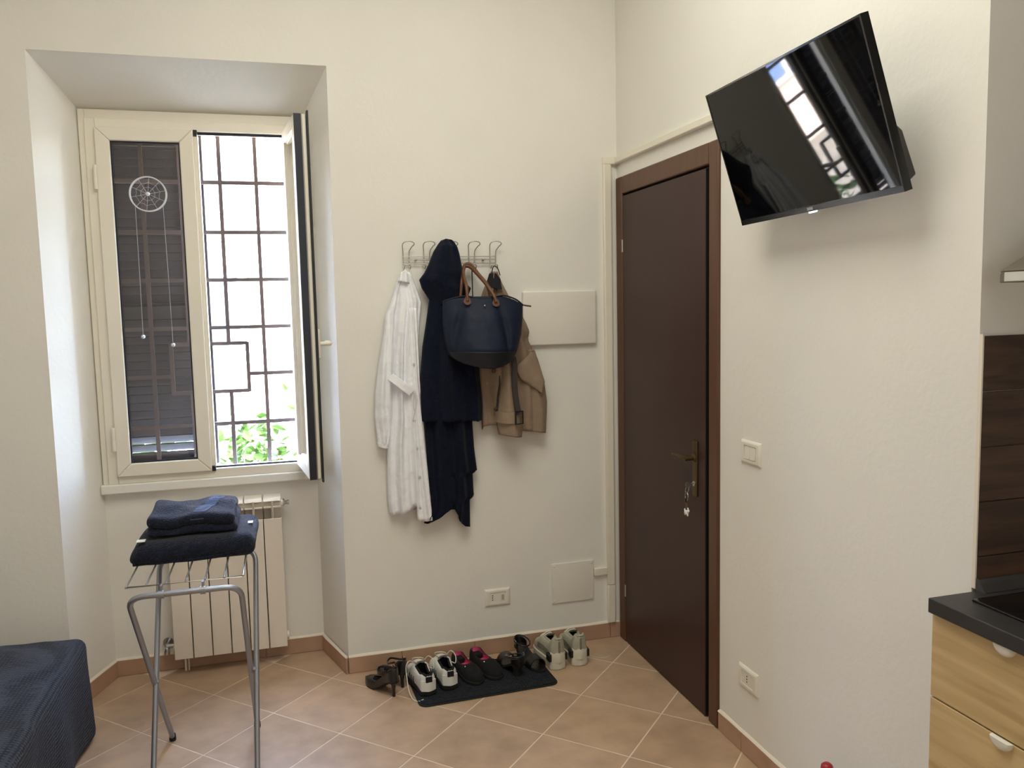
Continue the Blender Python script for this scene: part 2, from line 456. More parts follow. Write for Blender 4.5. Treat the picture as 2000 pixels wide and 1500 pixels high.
baseboard('baseboard_back', (XFR, 0), (-.012, 0), (0, -1), .235)
baseboard('baseboard_recess_right', (XBR, YB-.009), (XFR-.004, -.009), (-1, -.2), .34)
baseboard('baseboard_recess', (XBL, YB), (XBR, YB), (0, -1), .30)
baseboard('baseboard_recess_left', (XFL, -.0), (XBL-.002, YB-.01), (1, -.2), .33)
baseboard('baseboard_left', (XL, 0), (XFL, 0), (0, -1), .3)
baseboard('baseboard_right', (0, YK), (0, DY1-.004), (-1, 0), .30)

# ------------------------------------------------------------------ window
win = sempty('window_1', (-1.836, YB, WZ0))
FY0, FY1 = .272, .345
f = MB()
FX0, FX1, FZ0, FZ1 = WX0, WX1, .868, 2.416
fw = .040
f.box(FX0, FX0+fw, FY0, FY1, FZ0, FZ1).box(FX1-fw, FX1, FY0, FY1, FZ0, FZ1)
f.box(FX0+fw, FX1-fw, FY0, FY1, FZ0, FZ0+fw).box(FX0+fw, FX1-fw, FY0, FY1, FZ1-fw, FZ1)
obj('window_frame', f, M['frame'], win, bevel=.003)
obj('cover_strip', MB().box(XBL+.001, FX0+.002, .280, .300, FZ0, ZB-.002).box(FX0+.0025, XBR, .280, .300, FZ1-.001, ZB-.002), M['frame'], win, bevel=.002)
obj('track_gasket', MB().box(-1.835, FX1-fw, FY0+.02, FY0+.034, FZ0+fw, FZ0+fw+.008).box(-1.835, FX1-fw, FY0+.02, FY0+.034, FZ1-fw-.012, FZ1-fw), M['gasket'], win)
sash_glass = []
def sash(name, w, z0, z1, st, th, loc, rotz, gm='gasket'):
    """local x across the sash from the hinge, y thickness (0 = room face)"""
    root = bpy.data.objects.new(name, None); COL.objects.link(root); root.parent = win
    root.location = Vector(loc)-wloc(win); root.rotation_euler = (0, 0, rotz); root.empty_display_size = .05
    h = z1-z0
    def bar(nm, quad):
        obj(nm, MB().prism(quad, 'y', 0, th), M['frame'], root, bevel=.004, local=True)
    e = .0004
    bar('stile', [(0, 0), (st, st), (st, h-st), (0, h)])
    bar('stile', [(w, 0), (w, h), (w-st, h-st), (w-st, st)])
    bar('rail', [(e, 0), (w-e, 0), (w-st, st-e), (st, st-e)])
    bar('rail', [(st, h-st+e), (w-st, h-st+e), (w-e, h), (e, h)])
    b = MB(); t = .006
    for (x0, x1, a0, a1) in ((st, st+t, st, h-st), (w-st-t, w-st, st, h-st), (st+t, w-st-t, st, st+t), (st+t, w-st-t, h-st-t, h-st)):
        b.box(x0, x1, .012, .024, a0, a1)
    obj('gasket', b, M[gm], root, local=True)
    obj('pane', MB().box(st+.002, w-st-.002, th*.45, th*.45+.004, st+.002, h-st-.002), M['glass'], root, local=True)
    return root
s1 = sash('casement', .384, .902, 2.380, .056, .050, (-2.224, .254, .902), 0)
s1['label'] = 'closed casement with a dark shutter behind its pane'
for hz in (.165, 1.27):
    obj('hinge', MB().lathe([(0, -.05), (.007, -.05), (.007, -.001), (.0055, 0), (.007, .001), (.007, .05), (0, .05)], (-.004, -.004, hz), 'z', 12), M['frame'], s1, smooth=40, local=True)
obj('meeting_strip', MB().box(.384, .402, .012, .050, .02, 1.456), M['frame'], s1, bevel=.002, local=True)
obj('strip_cap', MB().box(.384, .400, .008, .05, 1.45, 1.478).box(.384, .40, .008, .05, -.004, .02), M['gasket'], s1, bevel=.002, local=True)
# open casement: hinged at the right of the frame, swung into the room
ang = math.atan2(-.380, .042)
s2 = sash('casement', .384, .902, 2.380, .056, .050, (-1.474, .262, .902), ang, 'frame')
s2['label'] = 'casement swung open into the room'
# the sash's outer face now looks left: thickness runs to local +y = room-right side
obj('edge_gasket', MB().box(.3842, .3870, .001, .030, .0, 1.478), M['gasket'], s2, local=True)
obj('edge_strip', MB().box(.3842, .3875, .031, .035, .0, 1.478), M['alu'], s2, local=True)
obj('edge_lip', MB().box(.372, .398, .0505, .058, -.012, 1.49), M['gasket'], s2, bevel=.002, local=True)
hd = MB().rbox((.36, .064, .56), (.012, .007, .062), .006, 2)
obj('handle_plate', hd, M['frame'], s2, smooth=60, local=True)
hd = MB().tube(smoothpath([(.36, .066, .56), (.36, .088, .56), (.358, .104, .56), (.345, .112, .56), (.30, .113, .56), (.25, .112, .56)], 4), [.0095]*9+[.010]*11+[.008], 10)
obj('handle_lever', hd, M['frame'], s2, smooth=60, local=True)
# sill
struct(obj('trim_1', MB().box(XBL-.008, XBR+.004, .262, .32, .826, .868), M['plaster'], bevel=.006))
bpy.data.objects['trim_1']['label'] = 'plastered window sill ledge'

# louvred shutter closed behind the left half
sh = thing('window_shutter', 'dark louvred shutter closed behind the left window pane', 'shutter', (-2.04, .47, .90))
SX0, SX1, SZ0, SZ1 = -2.258, -1.822, .90, 2.40
for x0, x1 in ((SX0, SX0+.05), (SX1-.05, SX1)):
    obj('stile', MB().box(x0, x1, .45, .485, SZ0, SZ1), M['shutter'], sh, bevel=.003)
for z0, z1 in ((SZ0, SZ0+.035), (1.575, 1.635), (SZ1-.06, SZ1)):
    obj('rail', MB().box(SX0+.05, SX1-.05, .4505, .4845, z0, z1), M['shutter'], sh, bevel=.003)
slat = None; z = SZ0+.052; k = 0
while z < SZ1-.048:
    if not 1.583 < z < 1.627:
        a = radians(30 if k > 2 else 47); c = cos(a); s_ = -sin(a); hw, ht = .0255, .0035
        pr = [(-s_*hw-c*ht, -c*hw+s_*ht), (-s_*hw+c*ht, -c*hw-s_*ht), (s_*hw+c*ht, c*hw-s_*ht), (s_*hw-c*ht, c*hw+s_*ht)]
        o = obj('slat', MB().prism([(p[0]+.4675, p[1]+z) for p in pr], 'x', SX0+.051, SX1-.051), M['shutter'], sh)
    z += .0375; k += 1

# iron grille in the opening
gr = thing('security_grille', 'rusty square barred iron security grille in the window opening', 'grille', (-1.836, .42, .87))
GY = .42; r = .0085
def bar(p, q): 
    a, b = Vector(p), Vector(q); horizontal = abs(a.z-b.z) < .001
    mb = MB()
    if horizontal: mb.box(min(a.x, b.x), max(a.x, b.x), GY-r, GY+r, a.z-r, a.z+r)
    else: mb.box(a.x-r, a.x+r, GY-r*.9, GY+r*.9, min(a.z, b.z), max(a.z, b.z))
    obj('bar', mb, M['iron'], gr)
gx0, gx1, gz0, gz1 = WX0+.001, WX1-.001, .868, 2.412
for x in (-2.076, -1.594, -1.435, -2.235): bar((x, GY, gz0), (x, GY, gz1))
for x in (-1.750, -1.918):
    bar((x, GY, gz0), (x, GY, 1.236)); bar((x, GY, 1.458), (x, GY, gz1))
for z in (2.182, 1.961, 1.747, 1.531, 1.089): bar((gx0, GY, z), (gx1, GY, z))
for z in (1.458, 1.238): bar((-1.998, GY, z), (-1.670, GY, z))
for x in (-1.998, -1.670): bar((x, GY, 1.232), (x, GY, 1.464))
bar((-1.670, GY, 1.315), (gx1, GY, 1.315)); bar((gx0, GY, 1.315), (-1.998, GY, 1.315))

# sun catcher on the pane
sn = thing('suncatcher', 'round wire suncatcher with two beaded strings on the closed pane', 'suncatcher', (-2.031, .250, 2.105))
cx, cy, cz, R = -2.031, .249, 2.105, .0715
obj('ring', MB().tube([(cx+R*cos(t*pi/20), cy, cz+R*sin(t*pi/20)) for t in range(40)], .0030, 6, True).tube([(cx+.004+R*cos(t*pi/20), cy-.004, cz-.002+R*sin(t*pi/20)) for t in range(40)], .0018, 6, True), M['ring'], sn, smooth=60)
for k in range(10):
    a = 2*pi*k/10+.2
    obj('thread', MB().tube([(cx+.008*cos(a), cy, cz+.008*sin(a)), (cx+R*cos(a), cy, cz+R*sin(a))], .0009, 5), M['lace_web'], sn)
web = MB()
for rr in (.03, .05):
    web.tube([(cx+rr*(1-.12*(t % 2))*cos(t*pi/10+.2), cy, cz+rr*(1-.12*(t % 2))*sin(t*pi/10+.2)) for t in range(20)], .0007, 5, True)
obj('web', web, M['lace_web'], sn)
obj('hub', MB().ball((cx, cy-.004, cz), .009), M['crystal'], sn, smooth=60)
for (x0, z0, x1, z1) in ((-2.083, 2.055, -2.085, 1.510), (-1.974, 2.062, -1.968, 1.471)):
    obj('string', MB().tube([(x0, cy, z0), ((x0+x1)/2+.001, cy, (z0+z1)/2), (x1, cy, z1)], .0010, 5), M['lace_web'], sn)
    obj('bead', MB().ball((x1, cy-.002, z1-.006), .009), M['crystal'], sn, smooth=60)

# ------------------------------------------------------------------ door
door = sempty('door_1', (0, -.47, 0))
CW = .066
obj('casing', MB().box(-.012, .06, DY0-CW, DY0, .0005, DZ).box(-.012, .06, DY1, DY1+CW*.98, .0005, DZ).box(-.0115, .06, DY1+CW*.98, DY0-CW, DZ-.078, DZ), M['casing'], door, bevel=.006, seg=3)
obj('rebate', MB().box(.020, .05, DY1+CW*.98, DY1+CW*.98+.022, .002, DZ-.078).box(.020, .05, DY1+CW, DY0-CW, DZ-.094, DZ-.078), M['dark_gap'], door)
leaf = obj('leaf', MB().box(-.009, .045, DY1+CW+.027, DY0-CW-.002, .006, DZ-.088), M['door'], door, bevel=.002)
obj('edge_shade', MB().box(-.0065, .044, DY1+CW+.0255, DY1+CW+.0268, .008, DZ-.09), M['dark_gap'], leaf)  # dark strip on the leaf's near edge, painting in the gap's shadow
for hz in (1.86, .25):
    obj('hinge', MB().lathe([(0, -.028), (.005, -.028), (.005, .028), (0, .028)], (-.008, DY0-CW-.001, hz), 'z', 10), M['steel'], door, smooth=40)
HY = -.761
plate = obj('handle_plate', MB().rbox((-.0122, HY, .963), (.0032, .017, .108), .003, [1, 3, 4]), M['brass'], leaf, smooth=50)
lev = MB().lathe([(0, .0), (.016, .0), (.016, -.006), (.009, -.010), (.009, -.045), (0, -.046)], (-.013, HY, 1.005), 'x', 16)
lev.tube(smoothpath([(-.047, HY, 1.005), (-.052, HY+.012, 1.006), (-.053, HY+.045, 1.008), (-.052, HY+.08, 1.008), (-.050, HY+.112, 1.005)], 4), [.009, .0095, .0095, .009, .0088, .0085, .0082, .008, .008, .0078, .0076, .0074, .0072, .007, .007, .0066, .006], 10)
obj('lever', lev, M['brass'], leaf, smooth=50)
obj('lock', MB().lathe([(0, 0), (.010, 0), (.010, -.004), (0, -.004)], (-.0150, HY, .905), 'x', 14), M['steel'], leaf, smooth=40)
ky = thing('key_ring', 'bunch of keys with a small white dog charm hanging from the door lock', 'keys', (-.03, HY, .90))
obj('key_bow', MB().box(-.034, -.012, HY-.0012, HY+.0012, .902, .908).lathe([(.004, -.0012), (.011, -.0012), (.011, .0012), (.004, .0012)], (-.042, HY, .903), 'y', 16), M['steel'], ky, smooth=40)
obj('ring', MB().tube([(-.044+.004*sin(t*pi/12), HY+.012*cos(t*pi/12)+.004, .882+.014*sin(t*pi/12)) for t in range(24)], .0011, 6, True), M['chrome'], ky, smooth=60)
obj('ring', MB().tube([(-.045+.003*cos(t*pi/12), HY+.017*cos(t*pi/12)+.006, .856+.018*sin(t*pi/12)) for t in range(24)], .0013, 6, True), M['chrome'], ky, smooth=60)
for dy, tl, L in ((.003, .004, .055), (.011, -.006, .050)):
    kb = MB().box(-.0475, -.0455, HY+dy-.004+tl*0, HY+dy+.004, .838-L, .842).box(-.0478, -.0452, HY+dy-.009, HY+dy+.009, .832, .848)
    obj('key', kb, M['brass'], ky, bevel=.001, seg=1)
ch = MB().rbox((-.048, HY+.002, .795), (.005, .013, .008), .005, 2).ball((-.048, HY-.012, .803), (.005, .007, .007)).ball((-.048, HY-.010, .812), (.003, .003, .004)).ball((-.048, HY+.015, .803), (.003, .003, .005))
ch.ball((-.048, HY-.008, .786), (.004, .003, .005)).ball((-.048, HY+.011, .786), (.004, .003, .005))
obj('charm', ch, M['label'], ky, smooth=60)

# ------------------------------------------------------------------ outside
struct(obj('garden_ground', MB().box(-14, 10, YO, 14, -.8, -.6), M['soil']))
bld = thing('building', 'sunlit pale building across the garden seen through the grille', 'building', (-3, 9, -.6))
obj('wall', MB().box(-12, 8, 9.0, 9.5, -.6, 5.2), M['facade'], bld)
obj('cornice', MB().box(-12, 8, 8.85, 9.0, 2.6, 2.75), M['facade2'], bld)
for k in range(7):
    x = -10+k*2.5
    for z0, z1 in ((.6, 2.1), (3.1, 4.6)):
        w_ = obj('window', MB().box(x-.55, x+.55, 8.94, 9.0, z0-.1, z1+.1), M['facade2'], bld)
        obj('pane', MB().box(x-.42, x+.42, 8.92, 8.94, z0, z1), M['facade_window'], w_)
def shrub(loc, h, spread, nleaf, label, seed):
    rnd = random.Random(seed)
    t = thing('garden_shrub', label, 'shrub', loc, group='shrubs under the window')
    st = MB(); lf = MB(); tips = []
    for k in range(9):
        a = rnd.uniform(0, 2*pi); q = rnd.uniform(.2, 1)*spread
        top = Vector((q*cos(a), q*sin(a)*.6, h*rnd.uniform(.82, 1.0)))
        mid = Vector((q*.4*cos(a), q*.3*sin(a), h*.5))
        path = smoothpath([(0, 0, 0), mid, top], 4)
        st.tube(path, [.012-.009*i/(len(path)-1) for i in range(len(path))], 5); tips.append(path)
    for k in range(nleaf):
        p = rnd.choice(tips); b = p[rnd.randrange(len(p)//3, len(p))]
        c = b+Vector((rnd.gauss(0, .07), rnd.gauss(0, .06), rnd.gauss(0, .06)))
        dr = Vector((rnd.gauss(0, 1), rnd.gauss(0, 1), rnd.gauss(.4, .6))).normalized(); up = Vector((rnd.gauss(0, 1), rnd.gauss(0, 1), 1.2)).normalized()
        sd = dr.cross(up).normalized(); nn = sd.cross(dr); L = rnd.uniform(.07, .12); W = L*.30
        lf.add([c, c+dr*L*.35+sd*W+nn*.006, c+dr*L*.8+sd*W*.6, c+dr*L, c+dr*L*.8-sd*W*.6, c+dr*L*.35-sd*W+nn*.006, c+dr*L*.5-nn*.006],
               [(0, 1, 6), (1, 2, 6), (2, 3, 6), (3, 4, 6), (4, 5, 6), (5, 0, 6)])
    obj('stem', st, M['stem'], t, local=True)
    o = obj('foliage', lf, M['leaf'], t, local=True); o['kind'] = 'stuff'
shrub((-2.30, 1.62, -.6), 1.60, .24, 420, 'low leafy green shrub outside at the left of the open window', 1)
shrub((-1.74, 1.75, -.6), 1.56, .20, 420, 'leafy green shrub outside in the middle of the open window', 2)
shrub((-1.18, 1.55, -.6), 1.74, .24, 480, 'taller leafy green shrub outside behind the open casement', 3)

# ------------------------------------------------------------------ radiator
rad = thing('radiator', 'cream aluminium radiator under the window', 'radiator', (-1.79, .26, .08))
RX0, RX1, RY0, RY1, RZ0, RZ1, RZF = -2.036, -1.552, .196, .282, .080, .772, .676
NS = 6; sw = (RX1-RX0)/NS
for k in range(NS):
    x0 = RX0+k*sw+.0022; x1 = RX0+(k+1)*sw-.0022; xc = (x0+x1)/2
    s = MB().box(x0, x1, RY0, RY0+.010, RZ0, RZF)                       # front plate
    s.box(xc-.003, xc+.003, RY0+.010, RY1, RZ0+.02, RZ1-.014)           # web
    s.box(x0, x0+.004, RY0+.010, RY1-.01, RZ0+.01, RZF-.01).box(x1-.004, x1, RY0+.010, RY1-.01, RZ0+.01, RZF-.01)
    s.box(x0, x1, RY1-.008, RY1, RZ0+.02, RZ1-.012)                     # back plate
    s.box(x0, x1, RY0+.012, RY0+.022, .722, .730)                      # cross rib in the vent
    s.prism([(RY0+.012, RZ1-.020), (RY0+.022, RZ1-.006), (RY1, RZ1), (RY1, RZ1-.012), (RY0+.024, RZ1-.020)], 'x', x0, x1)
    s.box(xc-.004, xc+.004, RY0+.010, RY0+.02, RZF, RZ1-.016)
    obj('section', s, M['radiator'], rad, bevel=.0022)
for z_ in (.735, .115): obj('header_pipe', MB().tube([(RX0-.006, .245, z_), (RX1+.006, .245, z_)], .019, 14), M['radiator'], rad, smooth=50)
obj('bleed_valve', MB().lathe([(0, 0), (.017, 0), (.017, .009), (.010, .011), (.008, .020), (.011, .021), (.011, .029), (0, .030)], (RX1+.004, .245, .735), 'x', 8), M['chrome'], rad, smooth=40)
v = MB().tube([(RX0, .245, .735), (RX0-.030, .245, .735)], .010, 12).tube([(RX0-.030, .245, .735), (RX0-.030, .299, .735)], .009, 12)
v.lathe([(0, 0), (.013, 0), (.013, .018), (0, .018)], (RX0-.024, .245, .735), 'x', 8)
obj('valve_body', v, M['chrome'], rad, smooth=40)
k_ = MB().lathe([(0, 0), (.015, 0), (.0175, -.006), (.0175, -.028), (.015, -.034), (.005, -.034), (.004, -.030), (0, -.030)], (RX0-.034, .236, .735), 'y', 18)
obj('valve_knob', k_, M['radiator'], rad, smooth=40)
v = MB().tube([(RX0, .245, .130), (RX0-.034, .245, .130)], .010, 12).tube([(RX0-.034, .245, .130), (RX0-.034, .299, .130)], .009, 12).lathe([(0, -.022), (.012, -.022), (.013, .004), (.009, .012), (0, .014)], (RX0-.034, .238, .118), 'z', 10)
v.lathe([(0, 0), (.022, 0), (.020, .004), (0, .005)], (RX0-.034, .294, .130), 'y', 18)
obj('return_valve', v, M['chrome'], rad, smooth=40)
for x in (-2.005, -1.60):
    obj('bracket', MB().box(x, x+.006, .25, .299, .06, .09), M['radiator'], rad)
obj('drain_pipe', MB().tube([(-1.998, .26, .09), (-1.998, .26, .002)], .005, 8).tube([(-1.985, .26, .09), (-1.985, .26, .002)], .004, 8), M['radiator'], rad, smooth=50)

# ------------------------------------------------------------------ folding stand
st = thing('luggage_stand', 'folding silver tube stand with a wire tray in front of the radiator', 'stand', (-1.85, -.52, 0))
tr = .0095
def uframe(name, xl, xr, yf, yt, zt, xlt, xrt, rad_=.055):
    """a bent tube: two legs and a rounded top bar; feet at yf, bar at yt"""
    F1, F2, T1, T2 = Vector((xl, yf, .012)), Vector((xr, yf, .012)), Vector((xlt, yt, zt)), Vector((xrt, yt, zt))
    d1 = (F1-T1).normalized(); d2 = (F2-T2).normalized(); h = (T2-T1).normalized()
    path = [F1]+[F1.lerp(T1, t) for t in (.3, .6)]
    c = [T1+d1*rad_*((1-t)**2)+h*rad_*(t**2) for t in [i/7 for i in range(8)]]
    c2 = [T2-h*rad_*((1-t)**2)+d2*rad_*(t**2) for t in [i/7 for i in range(8)]]
    path += c+c2+[T2.lerp(F2, .4), T2.lerp(F2, .7), F2]
    obj(name, MB().tube(path, tr, 12), M['grey_tube'], st, smooth=60)
    for F in (F1, F2):
        obj('foot', MB().lathe([(0, 0), (.0115, 0), (.0125, .006), (.0115, .024), (0, .025)], (F.x, F.y, .0005), 'z', 12), M['rubber'], st, smooth=50)
uframe('front_frame', -1.982, -1.677, -.366, -.80, .708, -2.026, -1.684)
uframe('rear_frame', -2.003, -1.668, -.715, -.34, .700, -1.990, -1.650)
for x in (-1.998, -1.672):
    obj('pivot', MB().lathe([(0, -.012), (.004, -.012), (.006, -.010), (.006, .010), (.004, .012), (0, .012)], (x, -.556, .318), 'x', 8), M['steel'], st, smooth=40)
TZ = .733; tx0, tx1, ty0, ty1 = -2.032, -1.676, -.775, -.30
wr_ = .0032
tray = obj('tray_rim', MB().tube([(tx0, ty0, TZ), (tx1, ty0, TZ), (tx1+.004, ty1, TZ), (tx0-.004, ty1, TZ)], wr_*1.15, 8, True), M['wire'], st, smooth=60)
for k in range(7):
    x = tx0+(tx1-tx0)*k/6
    pth = [(x, ty0-.003, TZ+.002), (x, ty1, TZ+.002)]
    obj('tray_wire', MB().tube(pth, wr_, 7), M['wire'], tray, smooth=60)
for x in (-1.925, -1.800):
    obj('clip', MB().lathe([(.0098, -.008), (.013, -.008), (.013, .008), (.0098, .008)], (x, -.80, .708), 'x', 14).box(x-.003, x+.003, -.802, -.776, .716, .736), M['grey_tube'], st, smooth=40)

# ------------------------------------------------------------------ folded towels
def lumpy(amp, fr, seed):
    def dsp(p):
        n1 = noise.noise(Vector((p.x*fr, p.y*fr, p.z*fr+seed))); n2 = noise.noise(Vector((p.x*fr+9, p.y*fr, p.z*fr+seed)))
        return p+Vector((n2*amp*.6, n2*amp*.4, n1*amp))
    return dsp
bt = thing('bath_towel', 'large folded navy towel lying on the wire tray', 'towel', (-1.85, -.30, TZ+.006))
zb = TZ+.0065
def bigshape(z0):
    ly = lumpy(.008, 9, 2)
    def dsp(p):
        q = ly(p); t = (p.y+.30)/.17
        edge = (p.x+1.85)/.21
        z = q.z
        if z > z0+.01: z -= .010*max(0, -edge)**2+.006*(t < -.6)
        z = max(z, zb)
        return Vector((q.x, q.y, z))
    return dsp
def bigshape(p):
    q = lumpy(.007, 9, 2)(p); kx = (p.x+1.85)/.215; kz = (p.z-zb)/.088
    x = q.x+.030*max(0, -kx)*kz                   # the left end tapers in towards the top
    y = q.y+.012*sin(kz*pi)*(-1 if p.y < -.3 else 1)*.5
    return Vector((x, y, max(zb, q.z-.012*max(0, -kx)*kz)))
obj('folded_body', MB().rbox((-1.852, -.300, zb+.044), (.214, .168, .044), .038, [18, 14, 5], bigshape), M['towel'], bt, smooth=179)
obj('fold_edge', MB().tube(smoothpath([(-2.04, -.452, zb+.012), (-1.95, -.462, zb+.016), (-1.85, -.464, zb+.014), (-1.75, -.463, zb+.018), (-1.66, -.455, zb+.022)], 4), .007, 8), M['towel'], bt, smooth=179)
obj('label', MB().box(-2.026, -1.998, -.455, -.425, zb+.088, zb+.090), M['label'], bt)
obj('label', MB().box(-1.668, -1.650, -.33, -.30, zb+.090, zb+.0915), M['label'], bt)
ht = thing('hand_towel', 'small folded navy towel with a ribbed band on top of the large towel', 'towel', (-1.85, -.28, zb+.092))
zt = zb+.092
def topdisp(p):
    w = .008*sin(p.x*30+p.y*14+1.5*sin(p.y*22))*max(0, min(1, (p.z-zt)/.04))+.008*noise.noise(Vector((p.x*17, p.y*22, 4)))
    sag = -.010*max(0, (-p.y-.28)/.13)**2
    return Vector((p.x+.006*noise.noise(Vector((p.x*10, p.y*10, 8))), p.y, max(zt, p.z+w*.7+(sag if p.z > zt+.01 else 0))))
h1 = obj('fold', MB().rbox((-1.848, -.285, zt+.018), (.150, .130, .019), .018, [16, 12, 3], topdisp), M['towel'], ht, smooth=179)
h2 = obj('fold', MB().rbox((-1.852, -.287, zt+.053), (.146, .128, .018), .017, [20, 14, 3], topdisp), M['towel'], ht, smooth=179)
band = []
for k in range(24):
    y = -.287-.128+.252*k/23
    ring = []
    for x in (-1.822, -1.800, -1.778):
        xx = x+.0+(y+.287)*.25
        e = abs(y+.287)/.126
        z = zt+.0710-.012*max(0, e-.86)/.14*1.2
        p = topdisp(Vector((xx, y, z)))
        ring.append((p.x, p.y, p.z+.0022))
    band.append(ring+[(a[0], a[1], a[2]-.004) for a in ring[::-1]])
obj('band', MB().loft(band), M['towel_band'], ht, smooth=60)
obj('label', MB().box(-1.990, -1.972, -.24, -.20, zt+.055, zt+.0565), M['label'], ht)

for o_ in (bt, ht): o_.location.y += -.13

# ------------------------------------------------------------------ bed
bed = thing('bed', 'low bed under a dark slate blue woven bedspread in the left corner', 'bed', (-2.80, -1.2, 0))
def beddisp(p):
    n1 = noise.noise(Vector((p.x*5, p.y*5, p.z*5))); n2 = noise.noise(Vector((p.x*14, p.y*3, 2)))
    k = min(1, max(0, p.z/.40))
    up = .02*min(1, max(0, (-2.27-p.x)/.5))
    side = .010*sin(p.y*17+p.z*3)*(1-k)
    return Vector((p.x+n1*.008+side, p.y+n1*.008+.008*sin(p.x*19)*(1-k), max(.004, p.z+(n1*.012+n2*.006+up)*(p.z > .2))))
obj('bedspread', MB().rbox((-2.775, -1.20, .205), (.505, .955, .205), .045, [30, 60, 12], beddisp), M['bedspread'], bed, smooth=179)

# ------------------------------------------------------------------ things on the back wall
eb = thing('electrical_panel', 'wide white blank cover plate on the wall by the coats', 'panel', (-.29, 0, 1.54))
obj('cover', MB().rbox((-.2915, -.011, 1.5415), (.1765, .0105, .1235), .008, [2, 1, 2]), M['white_paint'], eb, smooth=60)
def plate_back(name, x0, x1, z0, z1, label, cat, screws):
    t = thing(name, label, cat, ((x0+x1)/2, 0, (z0+z1)/2))
    obj('cover', MB().rbox(((x0+x1)/2, -.0035, (z0+z1)/2), ((x1-x0)/2, .0035, (z1-z0)/2), .003, 2), M['white_paint'], t, smooth=60)
    for x in (x0+.012, x1-.012):
        for z in (z0+.012, z1-.012):
            obj('screw', MB().lathe([(0, 0), (.0045, 0), (.0035, -.0015), (0, -.002)], (x, -.007, z), 'y', 10), M['white_paint'], t, smooth=50)
    return t
plate_back('junction_box', -.350, -.140, .200, .392, 'square screwed junction box cover low on the wall beside the trunking', 'cover plate', True)
def wall_plate(name, label, cat, center, wall, kind):
    """Italian three-module plate 120 x 80 mm; wall 'back' (faces -y) or 'right' (faces -x)"""
    t = thing(name, label, cat, center)
    def W(a, b, c):   # a across, b out of the wall, c up
        return (center[0]+a, center[1]-b, center[2]+c) if wall == 'back' else (center[0]-b, center[1]-a, center[2]+c)
    def ins(mb): 
        m = MB(); m.f = mb.f; m.v = [W(*p) for p in mb.v]; return m
    fr = MB()
    prof = [(.0605, .0, .0405), (.0605, .004, .0405), (.052, .009, .033), (.036, .009, .0235), (.036, .004, .0235)]
    fr.loft([[(-a, b, -c), (a, b, -c), (a, b, c), (-a, b, c)] for a, b, c in prof], caps=False)
    obj('frame', ins(fr), M['white_plastic'], t, bevel=.0015)
    if kind == 'switch':
        obj('insert', ins(MB().box(-.036, .036, .001, .005, -.0235, .0235)), M['white_plastic'], t)
        for a in (-.0165, .0165):
            rk = MB().prism([(.005, -.0225), (.0105, -.0225), (.008, .0), (.0075, .0225), (.005, .0225)], 'x', a-.0158, a+.0158)
            obj('rocker', ins(rk), M['white_plastic'], t, bevel=.001)
    else:
        obj('insert', ins(MB().box(-.036, .036, .001, .0065, -.0235, .0235)), M['white_plastic'], t, bevel=.001)
        a0 = -.024 if kind == 'socket' else -.004
        hol = MB()
        for c in (-.010, 0, .010): hol.lathe([(0, .0064), (.0028, .0064), (.0028, .0069), (0, .0069)], (a0, 0, c), 'y', 10)
        obj('socket_holes', ins(hol), M['black'], t)
        if kind == 'socket':
            obj('blank', ins(MB().box(.014, .034, .0065, .0078, -.021, .021)), M['white_plastic'], t, bevel=.0015)
            obj('data_port', ins(MB().box(.018, .030, .0078, .0082, -.014, .012)), mat('grey_port', S(176, 166, 150), .5), t)
    return t
wall_plate('wall_socket', 'small white power socket on the wall above the shoes', 'socket', (-.614, 0, .265), 'back', 'socket')
wall_plate('light_switch', 'white two-rocker light switch right of the door', 'switch', (0, -1.134, 1.086), 'right', 'switch')
wall_plate('wall_socket', 'white power socket low on the wall right of the door', 'socket', (0, -1.126, .282), 'right', 'socket2')

# cable trunking
ct = thing('cable_trunking', 'cream vertical cable trunking up the corner beside the door', 'trunking', (-.05, 0, .08))
def trunk(name, x0, x1, z0, z1):
    obj(name, MB().box(x0, x1, -.020, 0, z0, z1), M['frame'], ct, bevel=.003)
trunk('duct', -.072, -.034, HB+.004, .262)
trunk('duct', -.072, -.034, .264, 2.262)
obj('lid', MB().box(-.068, -.038, -.0215, -.020, HB+.006, .2615).box(-.068, -.038, -.0215, -.020, .2645, 2.258), M['frame'], ct, bevel=.001, seg=1)
obj('cover_strip', MB().box(-.034, -.012, -.004, 0, HB+.004, 2.235), M['plaster'], ct)
obj('elbow', MB().box(-.0735, -.0005, -.023, -.0005, 2.232, 2.266), M['frame'], ct, bevel=.003)
obj('side_duct', MB().box(-.138, -.072, -.016, 0, .314, .350), M['frame'], ct, bevel=.003)
ct2 = thing('cable_trunking', 'cream horizontal cable trunking above the door', 'trunking', (-.01, -.8, 2.25))
obj('duct', MB().box(-.019, 0, -1.62, -.023, 2.234, 2.264), M['frame'], ct2, bevel=.003)
obj('lid', MB().box(-.0205, -.019, -1.615, -.026, 2.237, 2.261), M['frame'], ct2, bevel=.001, seg=1)

